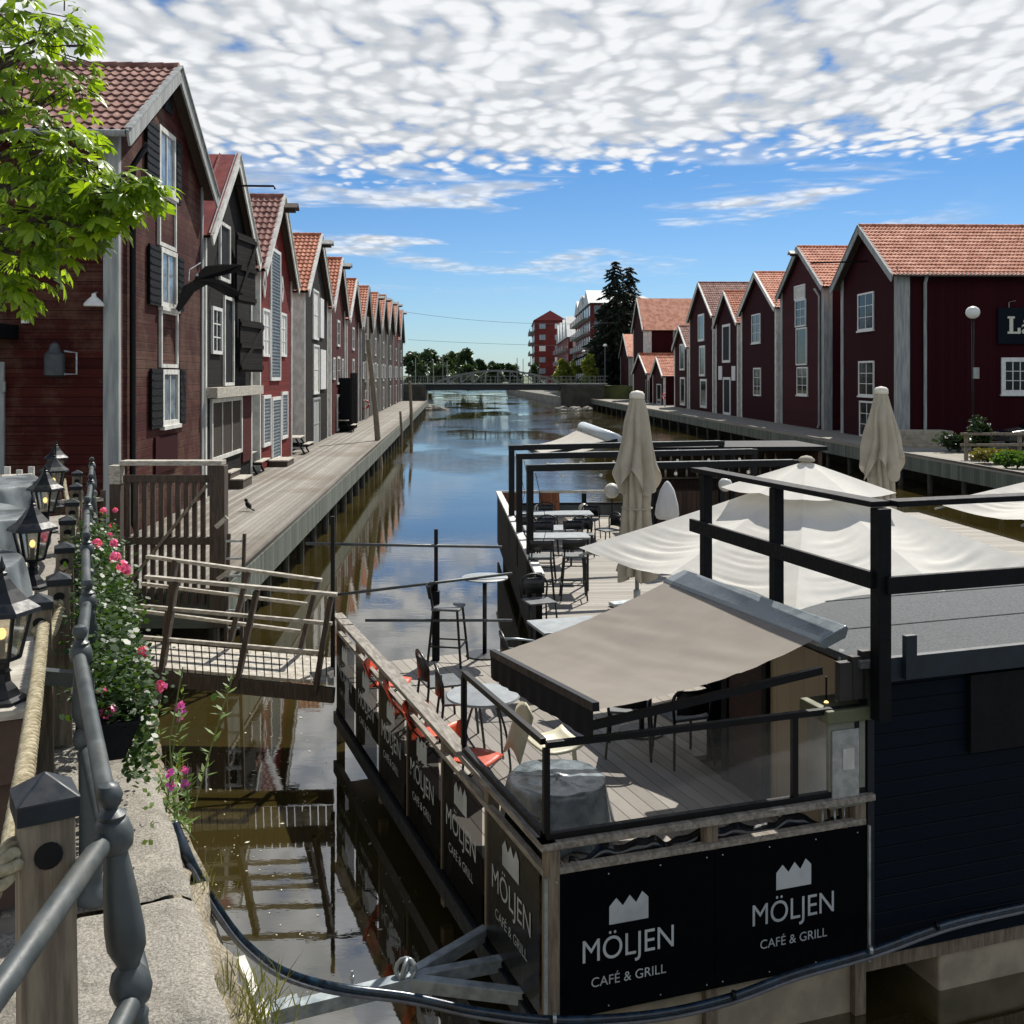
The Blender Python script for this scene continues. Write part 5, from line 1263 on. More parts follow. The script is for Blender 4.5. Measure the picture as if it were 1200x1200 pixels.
open_parasol((9.55, 15.7, 0), (7.1, 17.2, 0), 2.76, 3.75, 'open ivory parasol cut off by the right picture edge', 2)
# ------------------------------------------------------------------ terrace furniture
blk = mat('chair black', '0c0e11', .4, .2, 9, spec=.5); seatm = mat('grey chair seat', '43484b', .6, .1, 6, c2='565c5f'); tabm = mat('grey table top', '7d8386', .45, .08, 6, c2='8f9598')
def bar_stool(loc, rz, label, proto=None, group='black bar stools on the terraces'):
    if proto: return dup(proto, loc, rz, label)
    t = thing('bar_stool', label, 'bar stool', loc, rz, group)
    for sx in (-1, 1):
        for sy in (-1, 1):
            b = MB(); b.bar((sx*.23, sy*.23, 0), (sx*.165, sy*.165, .74 if sy < 0 else .74), .028, .028)
            if sy > 0: b.bar((sx*.165, .165, .74), (sx*.165, .22, 1.06), .028, .028)
            b.build('leg', blk, t)
    b = MB(); b.box(-.2, .2, -.2, .19, .742, .775); b.build('seat', seatm, t, bev=.012)
    b = MB(); b.grid(lambda u, v: (-.2+.4*u, .205+.035*v+.05*math.sin(3.1416*u), .90+.17*v), 10, 2); b.build('backrest', blk, t, smooth=True, solid=.02)
    b = MB()
    for p, q in (((-.212, -.212), (.212, -.212)), ((.212, -.212), (.212, .212)), ((.212, .212), (-.212, .212)), ((-.212, .212), (-.212, -.212))): b.bar((*p, .27), (*q, .27), .02, .02)
    b.build('footrest', blk, t); return t
def round_chair(loc, rz, label, proto=None, hs=.45, arms=False):
    if proto: return dup(proto, loc, rz, label)
    t = thing('chair', label, 'chair', loc, rz, 'dark terrace chairs')
    for sx in (-1, 1):
        for sy in (-1, 1): b = MB(); b.tube([(sx*.23, sy*.24, 0), (sx*.2, sy*.19, hs)], .014, 7); b.build('leg', blk, t, smooth=True)
    b = MB(); b.box(-.22, .22, -.22, .2, hs+.001, hs+.03); b.build('seat', seatm, t, bev=.01)
    b = MB(); b.tube([(-.2, .19, hs)]+[(-.225*math.cos(a*.2618), .20+.05*math.sin(a*.2618), hs+.22+.16*math.sin(a*.2618)) for a in range(13)]+[(.2, .19, hs)], .016, 8); b.build('back_frame', blk, t, smooth=True)
    b = MB(); b.grid(lambda u, v: (-.18+.36*u, .205+.045*math.sin(3.1416*u), hs+.08+.24*v), 8, 2); b.build('backrest', blk, t, smooth=True, solid=.012)
    if arms:
        for sx in (-1, 1): b = MB(); b.tube([(sx*.22, .2, hs+.24), (sx*.26, .0, hs+.22), (sx*.25, -.2, hs+.19), (sx*.22, -.24, hs+.05), (sx*.22, -.2, hs)], .014, 7); b.build('arm', steel, t, smooth=True)
    return t
bs = bar_stool(P(525, 777, DZ), R(80), 'black bar stool standing beside the round bar table')
q = P(568, 768, DZ); t = thing('bar_table', 'tall round grey bar table on a single black stem', 'bar table', q)
b = MB(); b.lathe([(.26, 0), (.26, .02), (.05, .035)], (0, 0, 0), 28); b.build('base', blk, t, smooth=True, autos=30); b = MB(); b.tube([(0, 0, .03), (0, 0, 1.07)], .03, 12); b.build('stem', blk, t, smooth=True); b = MB(); b.lathe([(.31, 1.07), (.325, 1.075), (.325, 1.09), (.315, 1.095)], (0, 0, 0), 36); b.build('table_top', tabm, t, smooth=True, autos=30)
def D2(x, z, d): return Vector(((x-600)/1200*d, d, z))
for i, (x, d, r) in enumerate(((634, 17.8, 180), (672, 17.9, 180), (637, 19.6, 0), (673, 19.7, 0))):
    bar_stool(D2(x, DZ, d), R(r), ['bar stool on the left front of the far tall table', 'bar stool on the right front of the far tall table', 'bar stool behind the far tall table, left', 'bar stool behind the far tall table, right'][i], bs)
def table(loc, w, l, h, rz, label, proto=None):
    t = thing('table', label, 'table', loc, rz, 'rectangular grey tables on the far terrace')
    b = MB(); b.box(-w/2, w/2, -l/2, l/2, h-.035, h); b.build('table_top', tabm, t, bev=.006)
    for sx in (-1, 1):
        for sy in (-1, 1): b = MB(); b.box(sx*(w/2-.05)-.02, sx*(w/2-.05)+.02, sy*(l/2-.05)-.02, sy*(l/2-.05)+.02, 0, h-.037); b.build('leg', blk, t)
    return t
table(D2(653, DZ, 18.75), 1.15, .62, .98, .06, 'tall grey table between bar stools on the far terrace'); table(D2(642, DZ, 21.3), 1.0, .7, .74, .06, 'low grey table behind the tall table'); table(D2(648, DZ, 23.6), 1.8, .7, .74, .06, 'long grey table nearest the far end of the terrace')
table(D2(666, DZ, 13.1), .9, .7, .72, .3, 'grey table half hidden by the awning edge')
ch = round_chair(D2(631, DZ, 15.6), R(20), 'chair with rounded back near the fence corner')
for x, d, r, lb in ((642, 22.3, 0, 'dark chair behind the low grey table, left'), (683, 22.2, 0, 'dark chair behind the low grey table, right'), (640, 24.6, 0, 'dark chair at the left of the long table'), (690, 24.4, -20, 'dark chair at the right end of the long table'), (618, 22.4, 10, 'dark chair beside the side fence'), (712, 22.8, -60, 'dark chair beside the furled parasol')): round_chair(D2(x, DZ, d), R(r), lb, ch)
arm = round_chair(D2(611, DZ, 12.3), R(100), 'black armchair with steel arms behind the awning corner', arms=True)
b1 = round_chair(D2(538, DZ, 10.9), R(100), 'black chair with its seat in the sun beside the orange chairs', ch, ); b2 = round_chair(D2(516, DZ, 11.5), R(110), 'black chair close behind the banner rail', ch)
for x, d, r, lb in ((738, 10.6, 170, 'black chair in the shade under the awning, left'), (800, 10.4, 200, 'black chair in the shade under the awning, right')): round_chair(D2(x, DZ, d), R(r), lb, ch)
t = thing('table', 'black square table in the shade under the awning', 'table', D2(752, DZ, 11.2), .35); b = MB(); b.box(-.34, .34, -.34, .34, .71, .74); b.build('table_top', blk, t, bev=.005); b = MB(); b.tube([(0, 0, 0), (0, 0, .71)], .03, 8); b.lathe([(.25, 0), (.25, .02), (.04, .03)], (0, 0, 0), 20); b.build('stem', blk, t)
t = thing('bistro_table', 'oval grey bistro table with curved legs seen through the glass screen', 'table', D2(566, DZ, 10.2), .2)
b = MB(); b.lathe([(.36, .70), (.37, .71), (.36, .725)], (0, 0, 0), 36); b.build('table_top', tabm, t, smooth=True, autos=30)
for sx in (-1, 1): b = MB(); b.tube(smoothpath([(sx*.1, -.1, .7), (sx*.2, -.15, .4), (sx*.24, -.2, .02), (sx*.24, .2, .02), (sx*.2, .15, .4), (sx*.1, .1, .7)], 6), .012, 7); b.build('leg', blk, t, smooth=True)
orange = mat('orange plastic', 'c8431f', .45, .1, 6, c2='d9532c')
def orange_chair(loc, rz, label, proto=None):
    if proto: return dup(proto, loc, rz, label)
    t = thing('orange_chair', label, 'chair', loc, rz, 'orange folding chairs by the banner rail')
    b = MB(); b.grid(lambda u, v: (-.22+.44*u, -.22+.44*v, .45+.02*math.sin(3.14*v)-.02*math.sin(3.14*u)), 8, 8); b.build('seat', orange, t, solid=.025, smooth=True)
    b = MB(); b.grid(lambda u, v: (-.22+.44*u, .22+.08*v+.03*math.sin(3.14*u), .58+.22*v), 8, 4); b.build('backrest', orange, t, solid=.02, smooth=True)
    for sx in (-1, 1): b = MB(); b.tube([(sx*.21, -.24, 0), (sx*.21, .22, .58), (sx*.21, .29, .8)], .011, 6); b.build('leg', blk, t); b = MB(); b.tube([(sx*.19, .26, 0), (sx*.19, -.18, .45)], .011, 6); b.build('leg', blk, t)
    return t
oc = orange_chair(D2(556, DZ, 9.55), R(60), 'orange chair below the bistro table, behind the glass screen')
orange_chair(D2(482, DZ, 11.0), R(100), 'orange chair between the black chair and the banner rail', oc); orange_chair(D2(458, DZ, 11.9), R(80), 'orange chair farthest along the banner rail', oc); orange_chair(D2(506, DZ, 10.25), R(95), 'orange chair half hidden under the rail cap', oc)
for o in bpy.data.objects:
    if o.name.startswith('orange_chair'): o.scale = (.9, .9, .74)
# covered table, white chair, black plastic
q = D2(652, DZ, 8.75); shiny = mat('black plastic sheet', '0c1014', .22, .3, 6, spec=.7, c2='1b2228')
b = MB()
def cov(u, v):
    a = u*6.28319; n = noise.noise(Vector((math.cos(a)*1.6, math.sin(a)*1.6, v*2)))
    if v < .4: return (.42*v/.4*math.cos(a), .42*v/.4*math.sin(a), .47+.02*n+.01*noise.noise(Vector((v*12*math.cos(a), v*12*math.sin(a), 0))))
    w = (v-.4)/.6; r = .42+.05*w+.05*w*math.sin(a*11+3*n)+.04*n*w; return (r*math.cos(a), r*math.sin(a), .47-.45*w)
b.grid(cov, 90, 26, True); o = b.build('covered_table', mat('grey plastic sheet', '4c585e', .25, .3, 5, spec=.7, c2='8b979c'), None, smooth=True); o.location = q; tag(o, 'round table wrapped in a shiny grey plastic cover behind the corner screen', 'covered table')
t = thing('plastic_chair', 'white plastic chair lying behind the covered table', 'chair', D2(648, DZ, 9.4), .5); cream = mat('cream plastic', 'b9b59c', .45, .05, 5)
b = MB(); b.grid(lambda u, v: (-.22+.44*u, -.2+.4*v, .5+.05*(abs(u-.5)*2)**3+.05*v**3), 10, 8); b.build('seat', cream, t, solid=.02, smooth=True); b = MB(); b.grid(lambda u, v: (-.36+.14*u, -.02+.3*v, .4+.4*u+.1*math.sin(3*v)), 6, 6); b.build('backrest', cream, t, solid=.02, smooth=True)
for sx in (-1, 1): b = MB(); b.bar((sx*.18, -.15, 0), (sx*.15, -.12, .5), .03, .03); b.build('leg', cream, t)
b = MB(); L0 = P1+FU*.22+FV*.42; 
def pl(u, v):
    p = L0+FU*2.25*u+FV*(-.36+.62*v); n = noise.noise(Vector((u*7, v*2.2, 2)))+.5*noise.noise(Vector((u*19, v*6, 3))); p.z = DZ+.012+max(0, (.60*max(0, 1-v/.45)**.7 if v > .08 else .60*(1-.08/.45)**.7-.5*(.08-v)/.08)*(1+.22*n)+.05*n*v); return p
b.grid(pl, 150, 30)
def pl2(u, v):
    p = P1+V*(.12+1.15*u)+U*(.10+.3*v); n = noise.noise(Vector((u*6, v*2.2, 9)))+.5*noise.noise(Vector((u*17, v*6, 3))); p.z = DZ+.012+max(0, .62*max(0, 1-v/.6)**.7*(1+.15*n)*min(1, (1-u)*4)+.04*n*v); return p
b.grid(pl2, 70, 24); tag(b.build('plastic_sheet', shiny, None, smooth=True), 'crumpled black plastic sheeting along the inside of the front rail', 'plastic sheet')
# globes, tilted wooden tops, white cover
gl = mat('white globe', 'c9c9c2', .35, .03, 3)
def globe(p, r, label):
    t = thing('globe_lamp', label, 'lamp', (p.x, p.y, DZ), 0, 'white globe lamps on the far terrace'); h = p.z-DZ; b = MB(); b.ball((0, 0, h), r, 20); b.build('globe', gl, t, smooth=True); b = MB(); b.tube([(0, 0, 0), (0, 0, h-r*.9)], .02, 8); b.build('stand', blk, t)
globe(D(717, 575, 26.8), .20, 'white globe lamp left of the furled parasol'); globe(D(850, 568, 23.5), .16, 'white globe lamp right of the furled parasol'); globe(D(631, 597, 27.4), .14, 'small white ball in place of a round chair back at the far left of the terrace'); globe(D(684, 596, 26.9), .14, 'small white ball in place of a round chair back behind the long table')  # the two small globes stand in for white round chair backs
q = D2(782, DZ, 20.6); b = MB(); b.lathe([(.20, 1.02), (.24, 1.1), (.22, 1.3), (.14, 1.6), (.05, 1.75), (.01, 1.78)], (0, 0, 0), 40, fn=lambda a, z: 1+.07*math.sin(a*7)*(1.8-z)); t = thing('patio_heater', 'patio heater under a white cover beside the furled parasol', 'patio heater', q); b.build('white_cover', fabric('white cover', 'c4c5c4', 'd0d0ce', .2, .1), t, smooth=True); b = MB(); b.tube([(0, 0, 0), (0, 0, 1.04)], .04, 8); b.lathe([(.22, 0), (.22, .04), (.05, .06)], (0, 0, 0), 16); b.build('stand', steel, t)
chestnut = planks('warm wood slats', '6a3a22', '8f5a38', .09, 'x', .5, .08, grain=.4)
for x, lb in ((601, 'warm brown folding table top leaning on the rear rail, far left'), (685-40, 'warm brown folding table top leaning on the rear rail, right')):
    t = thing('folding_table', lb, 'table', D2(x, DZ, 27.4), .05, 'folding tables leaning on the rear rail'); b = MB(); b.prism([(-.28, 0), (.28, 0), (.28, .62), (-.28, .62)], lambda x, s, d: (x, .15+s*.5, .15+s*.9-d*.5), .06); b.build('table_top', chestnut, t); b = MB(); [MB().bar((sx, .2, 0), (sx, .35, .5), .03, .03).build('leg', blk, t) for sx in (-.2, .2)]

# ------------------------------------------------------------------ right bank: lamp, sign, steps, car, plants
q = P(1141, 520, BZ) if False else D2(1140, BZ+.06, 46)
t = thing('street_lamp', 'street lamp with white globe on a thin dark post before the largest warehouse', 'street lamp', q); b = MB(); b.tube([(0, 0, 0), (0, 0, 5.95)], .055, 10); b.build('post', black_metal, t, smooth=True); b = MB(); b.ball((0, 0, 6.22), .31, 24, .92); b.build('globe', mat('opal globe', 'd5d6d2', .3, .02, 3), t, smooth=True); b = MB(); b.box(-.02, .26, -.08, -.05, 3.25, 3.75); sg = b.build('notice_plate', trim_grey, t)
S = BIGH; a0, a1, z0, z1 = S.rect(1168, 1300, 361, 403, 's')
t = thing('signboard', 'dark navy signboard with cream lettering on the largest warehouse flank', 'sign', (0, 0, 0)); f = S.tf('s'); mw = wm(S.o)
def sw(a, z, d): return mw @ Vector(f(a, z, d))
b = MB(); b.prism([(a0, z0), (a1, z0), (a1, z1), (a0, z1)], lambda a, z, d: sw(a, z, .06+d), .08); b.build('board', mat('navy board', '07111c', .6, .1, 5, spec=.12), t, 'w')
cream_p = mat('cream lettering', 'c9c6b4', .5, .04, 5); b = MB(); H_ = (z1-z0); lz = z0+H_*.28; lh = H_*.48
def lb_(x0, x1, y0, y1): b.prism([(a0+x0, lz+y0), (a0+x1, lz+y0), (a0+x1, lz+y1), (a0+x0, lz+y1)], lambda a, z, d: sw(a, z, .142+d), .03)
la = S.px(1179, 390, 's')[0]-a0; lw = S.px(1194, 390, 's')[0]-a0-la
lb_(la, la+lw*.55, lh*.88, lh); lb_(la+lw*.14, la+lw*.42, .12*lh, lh*.879); lb_(la, la+lw, 0, lh*.12); lb_(la+lw*.78, la+lw, lh*.121, lh*.34); b.build('letter', cream_p, t, 'w')
vs, fs = text_mesh('å', 1.0); k_ = lh*1.15; mnx = min(v.x for v in vs); b = MB(); b.add([sw(a0+la+lw*1.1+(v.x-mnx)*k_*1.2, lz+v.y*k_*1.05, .148) for v in vs], fs); b.build('letter', cream_p, t, 'w', solid=.02, recalc=False)
for aa in (.6, 2.6): b = MB(); b.tube([sw(a0+aa, z1+.02, .1), sw(a0+aa, z1+.3, .1), sw(a0+aa+.0, z1+.32, .7)], .02, 6); b.build('lamp_arm', trim_grey, t, 'w')
t = thing('stone_steps', 'short flight of concrete steps beside the largest warehouse', 'steps', D2(1090, BZ, 50)); 
for i in range(4): b = MB(); b.box(-1.2+.0, 1.1, -1.2+i*.36, 1.3, .185*i, .185*(i+1)-.004 if i < 3 else .74); b.build('step', concrete, t, bev=.01)
rlg = thing('railing', 'low grey timber railing along the right street', 'railing', D2(1160, BZ, 42))
for z in (.55, 1.0): b = MB(); b.box(-1.2, 9, -.05, .05, z, z+.10); b.build('rail', post_wood, rlg)
for x in (-1.0, 1.2, 3.4, 5.6): b = MB(); b.box(x, x+.14, .052, .15, 0, 1.1); b.build('post', post_wood, rlg)
# parked car
t = thing('parked_car', 'dark parked car half cut off at the right edge by the warehouse', 'car', D2(1228, BZ+.06, 47.5), -.05)
prof_c = [(-2.1, .35), (-2.12, .7), (-1.95, .82), (-1.05, .95), (-.45, 1.42), (.7, 1.45), (1.45, 1.05), (2.0, .98), (2.1, .6), (2.05, .35)]
b = MB(); b.prism(prof_c, lambda x, z, d: (x, -.85+d+(0), z), 1.7); b.build('body', mat('dark car paint', '11161b', .25, .1, 3, spec=.7, coat=.5), t, bev=.06)
b = MB(); b.prism([(-.95, .97), (-.42, 1.37), (.65, 1.4), (1.3, 1.03)], lambda x, z, d: (x, -.862+d, z), 1.724); b.build('window', dark_pane, t)
b = MB(); b.prism([(-1.06, .985), (-.5, 1.40), (-.5, 1.38), (-1.02, .965)], lambda x, z, d: (x-.02, -.7+d, z+.01), 1.4); b.build('windscreen', dark_pane, t)
for sx in (-1.3, 1.3):
    for sy in (-.78, .78):
        b = MB(); b.lathe([(.2, -.1), (.31, -.09), (.33, 0), (.31, .09), (.2, .1)], (sx, sy, .33), 20, axis=Matrix.Rotation(1.5708, 3, 'X')); w_ = b.build('wheel', mat('tyre', '0a0a0b', .8, .1, 5), t, smooth=True, autos=40); b = MB(); b.lathe([(.19, -.105), (.19, .105)], (sx, sy, .33), 14, axis=Matrix.Rotation(1.5708, 3, 'X')); b.build('rim', steel, w_)
for sy in (-.6, .6): b = MB(); b.box(-2.13, -2.0, sy-.18, sy+.18, .62, .75); b.build('headlight', pale_pane, t, bev=.02)
def bush(p, r, n, s, m, label, name='bush', seed=1, cat='bush', group=None):
    rn = random.Random(seed); b = MB()
    for k in range(6):
        c = Vector((rn.gauss(0, r[0]*.4), rn.gauss(0, r[1]*.4), r[2]*rn.uniform(.4, .9))); b.add(*fan(c, (r[0]*.55, r[1]*.55, r[2]*.5), n//6, rn, s))
    t = thing(name, label, cat, p, 0, group); b.build('foliage', m, t, recalc=False); b = MB(); b.tube([(0, 0, -.1), (.05, .03, r[2]*.9)], .03, 6); b.build('stem', dark_wood, t); return t
for i, (x, d, r, m, lb) in enumerate(((1122, 46, (1.3, .9, .75), leaf_dark, 'dark green bush beside the concrete steps'), (1148, 44, (.7, .7, 1.35), leaf_dark, 'taller pointed shrub below the globe lamp'), (1168, 40, (1.2, .7, .45), leafmat('yellow grass', '4c4c1e', '77702e', .3), 'yellowish weeds along the street edge'), (1192, 38, (1.2, .7, .5), leaf_mid, 'pale green weeds at the right picture edge'))): bush(D2(x, BZ, d), r, 1300, .11, m, lb, seed=i+3)

# ------------------------------------------------------------------ footbridge and the far bank
BY = 150
t = thing('truss_bridge', 'low grey steel truss footbridge crossing the canal in the distance', 'bridge', (-2, BY, 0))
stl = mat('bridge grey', '666c6a', .6, .15, 1, c2='7b817e')
b = MB(); b.box(-16.5, 14, BY-.2, BY+3.2, 3.55, 3.75); b.build('deck', stl, t, 'w'); b = MB(); b.box(-13, 8, BY, BY+3, 2.75, 3.54); b.build('girder', mat('dark girder', '23282a', .7, .1, 2), t, 'w')
ax0, ax1, zt = -11.2, 7.0, 5.6
def az(x): s = (x-ax0)/(ax1-ax0); return 3.8+(zt-3.8)*math.sin(3.14159*min(1, max(0, s)))**.75
for yy in (BY-.15, BY+3.1):
    b = MB(); xs = [ax0+(ax1-ax0)*i/24 for i in range(25)]
    for p, q in zip(xs, xs[1:]): b.bar((p, yy, az(p)), (q, yy, az(q)), .25, .25)
    b.build('arch', stl, t, 'w'); b = MB(); xs = [ax0+(ax1-ax0)*i/10 for i in range(11)]
    for i, x in enumerate(xs[1:-1]): b.bar((x, yy, 3.7), (x, yy, az(x)), .14, .14); 
    for i in range(1, 10): x, x2 = xs[i], xs[i+1] if i >= 5 else xs[i-1]; b.bar((x, yy, az(x)), (x2 if i != 5 else xs[6], yy+.02, 3.75), .2, .1)
    b.build('lattice', stl, t, 'w')
    b = MB(); b.box(-16.5, 14, yy-.03, yy+.03, 4.75, 4.83); b.box(-16.5, 14, yy-.02, yy+.02, 4.2, 4.25)
    for i in range(44): b.box(-16.5+i*.7, -16.45+i*.7, yy-.025, yy+.025, 3.75, 4.8)
    b.build('handrail', stl, t, 'w')
b = MB(); b.box(-17.5, -12.6, BY-.5, BY+4, -.5, 3.5); b.build('abutment', mat('dark stone', '35352f', .9, .3, .8, c2='4a4a42'), t, 'w'); b = MB(); b.box(7.2, 13.5, BY-.5, BY+4, -.5, 3.5); b.build('abutment', mat('dark stone', '35352f'), t, 'w')
def rocks(c, r, label, seed):
    rn = random.Random(seed)
    for i in range(7):
        q = Vector(c)+Vector((rn.gauss(0, r), rn.gauss(0, r*.7), rn.uniform(-.1, .25))); s = rn.uniform(.4, .9); b = MB(); b.ball((0, 0, 0), 1, 12); b.v = [tuple(Vector((v[0]*1.3, v[1], v[2]*.6))*s*(1+.6*noise.noise(Vector(v)*1.7+Vector((i*3, seed, 0))))) for v in b.v]; o = b.build('rock', granite, None); o.location = q; tag(o, label, 'rock', 'rocks at the bridge foot')
rocks((8.6, 142, 0), 1.5, 'grey boulder among the rocks under the right end of the bridge', 1); rocks((-11., 146, 0), .8, 'grey boulder among the rocks under the left end of the bridge', 2)
struct(MB().prism([(9, 154), (-.4, 262), (-2, 345), (70, 345), (70, 154)], lambda a, c, s: (a, c, BZ-.04-s), 2).build('quay', mat('dull quay stone', '55554e', .9, .2, .6, c2='6e6d64'), None))
struct(MB().prism([(11.5, 150.5), (13.5, 160), (40, 160), (40, 150.5)], lambda a, c, s: (a, c, 3.4-s+(0)), 2.2).build('embankment', mat('grassy bank', '3f4a2a', .95, .3, .5, c2='5e6238'), None))
def far_tree(x, d, ytop, w, label, m, seed, squash=1., name='broadleaf_tree', grp='trees beyond the bridge'):
    rn = random.Random(seed); H = HC+(440-ytop)*d/1200-1.3; p = D2(x, 1.3, d); t = thing(name, label, 'tree', p, 0, grp); ww = w*d/1200/2; b = MB()
    for k in range(22):
        a = rn.random()*6.28; rr = rn.random()**.5*.85; zc = rn.uniform(.06, .85); f = math.sin(3.14*min(.98, zc*.9+.08)); c = (ww*rr*math.cos(a)*f, ww*rr*math.sin(a)*f, H*zc); b.add(*fan(c, (ww*.38, ww*.38, H*.13), 130, rn, .0022*d))
    b.build('crown', m, t, recalc=False); b = MB(); b.tube([(0, 0, 0), (0, 0, H*.6)], H*.02, 7); b.build('trunk', dark_wood, t)
ft = leafmat('far foliage', '22351c', '3f5530', .2)
for i, (x, d, yt, w, lb) in enumerate(((484, 250, 408, 30, 'dark tree behind the end of the left warehouses'), (503, 300, 405, 34, 'broad dark tree with rounded top left of the bridge arch'), (522, 310, 412, 30, 'tree with flat crown beyond the left bridge end'), (545, 290, 405, 26, 'pointed tree above the left part of the bridge'), (532, 320, 410, 26, 'tree filling the gap beside the pointed tree'), (563, 300, 414, 14, 'slim tree standing alone above the bridge'), (580, 320, 420, 26, 'rounded tree above the middle of the bridge'), (600, 330, 424, 24, 'low rounded tree right of the bridge middle'), (515, 260, 424, 34, 'low scrub tree behind the moored masts'), (552, 270, 426, 40, 'low scrub tree just above the bridge railing'))): far_tree(x, d, yt, w, lb, ft, i)
yl = leafmat('yellow green foliage', '5a6a24', '8a9440', .35)
for i, (x, d, yt, w, lb, m) in enumerate(((690, 160, 410, 20, 'yellow-green young tree by the right end of the bridge', yl), (660, 200, 418, 22, 'pale olive tree before the red apartment blocks, left', yl), (677, 205, 416, 20, 'pale olive tree before the red apartment blocks, right', yl), (628, 260, 424, 16, 'small olive tree at the foot of the farthest block', ft))): far_tree(x, d, yt, w, lb, m, i+40, grp='pale trees near the apartment blocks')
rn = random.Random(9)
for i, x in enumerate((487, 501, 508, 519, 524, 606, 613, 622)):
    d = 240+rn.uniform(-20, 20); yt = rn.uniform(414, 428); p = D2(x, 1., d); b = MB(); b.tube([(0, 0, 0), (0, 0, HC+(440-yt)*d/1200-1)], .09, 6); o = b.build('mast', trim_grey, None); o.location = p; tag(o, 'thin pale mast rising beyond the bridge', 'mast', 'boat masts beyond the bridge')
# apartment blocks
brick = mat('red brick', '5a1a18', .85, .15, .4, c2='6e2320'); zinc = planks('zinc roof', '84898b', '9ba0a2', .6, 'xy', .5, .06, grain=.1, bump=.3, gapc=.6)
def block(label, X0, X1, Y0, Y1, zE, zR, nx, ny, nf, balc=True, roofm=None, gable='side', group='red brick apartment blocks'):
    t = thing('apartment_block', label, 'building', (X0, Y0, 1.4), 0, group); w, l, e, r = X1-X0, Y1-Y0, zE-1.4, zR-1.4
    b = MB(); b.box(0, w, 0, l, 0, e); b.build('wall', brick, t); b = MB()
    if gable == 'saw':
        n = 4
        for k in range(n):
            y0, y1 = l*k/n, l*(k+1)/n; b.prism([(y0, e), (y1, e), ((y0+y1)/2, r)], lambda y, z, d: (-.3+d, y+.1, z), w+.3)
    elif gable == 'front': b.prism([(-.3, e), (w+.3, e), (w/2, r)], lambda x, z, d: (x, -.3+d, z), l)
    else: b.prism([(-.4, e), (l*.5, r), (l+.4, e)], lambda y, z, d: (-.2+d, y, z), w+.4)
    b.build('roof', roofm or zinc, t); H_ = e/nf
    for f_ in range(nf):
        for i in range(nx):
            x = w*(i+.5)/nx; b = MB(); b.box(x-.9, x+.9, -.06, 0, H_*f_+.8, H_*f_+2.3); wn = b.build('window', pale_pane if (i+f_) % 3 else white_paint, t)
        for i in range(ny):
            y = l*(i+.5)/ny; b = MB(); b.box(-.06, 0, y-1.4, y+1.4, H_*f_+.5, H_*f_+2.4); b.build('window', pale_pane, t)
            if balc: b = MB(); b.box(-1.3, -.07, y-1.8, y+1.8, H_*f_, H_*f_+.15); b.box(-1.3, -1.24, y-1.8, y+1.8, H_*f_+.15, H_*f_+1.1); b.build('balcony', trim_grey, t)
    return t
block('tallest far apartment block with red gable and balconies on its canal side', 6.5, 15.5, 295, 335, 20.8, 23.6, 2, 6, 6, gable='front', roofm=mat('red metal roof', '7a2a2a', .6, .1, 1))
block('apartment block with four white saw-tooth gables in front of the tallest block', 12.6, 20, 228, 285, 13.5, 18.5, 2, 6, 4, gable='saw', roofm=mat('white gable cladding', 'a9adad', .6, .05, 1))
block('nearest apartment block with grey metal roof behind the spruces', 14.0, 25.8, 182, 226, 17.8, 20.8, 4, 8, 6)
t3 = MB()
for k in range(3): t3.prism([(182+14*k, 17.7), (196+14*k, 17.7), (189+14*k, 20.6)], lambda y, z, d: (13.6+d, y, z), 4)
t3.build('dormer_gables', mat('white gable cladding', 'a9adad'), bpy.data.objects['apartment_block.002'], 'w')
def spruce(x, d, ytop, w, label, seed):
    rn = random.Random(seed); H = HC+(440-ytop)*d/1200-1.4; t = thing('spruce_tree', label, 'tree', D2(x, 1.4, d), 0, 'dark spruces behind the right warehouses'); R_ = w*d/1650; b = MB()
    n = 44
    for k in range(n):
        s = k/n; z = H*(.06+.93*s); rad = R_*(1-s)**.7*rn.uniform(.55, 1.2)+.15
        for j in range(int(12-5*s)):
            a = rn.random()*6.28; rr = rad*rn.uniform(.55, 1.1); dv = Vector((math.cos(a), math.sin(a), 0)); tip = dv*rr+Vector((0, 0, z-rr*.45))
            m = max(3, int(rr/.25))
            for q in range(m+1):
                c = Vector((0, 0, z)).lerp(tip, (q+.6)/m)
                for e in range(3):
                    a_ = (dv+Vector((rn.gauss(0, .6), rn.gauss(0, .6), rn.gauss(-.5, .3)))).normalized(); c2 = a_.cross(Vector((rn.gauss(0, 1), rn.gauss(0, 1), 1))).normalized(); sz = rn.uniform(.4, .75)
                    b.add([c-c2*sz*.3, c+a_*sz, c+c2*sz*.3, c-a_*sz*.3], [(0, 1, 2, 3)])
    b.build('crown', needle, t, recalc=False); b = MB(); b.tube([(0, 0, 0), (0, 0, H*.97)], .25, 8, rs=[.28, .04]); b.build('trunk', dark_wood, t)
spruce(721, 168, 302, 66, 'taller dark spruce with pointed top, left of the pair', 1); spruce(738, 172, 309, 62, 'slightly lower dark spruce, right of the pair', 2); spruce(709, 175, 352, 42, 'small dark spruce at the left foot of the pair', 3)
for x, y, d, lb in ((684, 412, 170, 'far street lamp with white head above the olive trees, left'), (690, 415, 172, 'far street lamp with white head above the olive trees, right'), (709, 405, 158, 'far street lamp with white head before the spruces')):
    p = D(x, y, d); t = thing('street_lamp', lb, 'street lamp', (p.x, d, 1.4), 0, 'white-headed street lamps by the bridge'); h_ = p.z-1.4; b = MB(); b.tube([(0, 0, 0), (0, 0, h_)], .06, 6); b.build('post', stl, t); b = MB(); b.lathe([(.35, h_-.1), (.3, h_+.1), (.05, h_+.3)], (0, 0, 0), 10); b.build('lamp_head', white_paint, t)
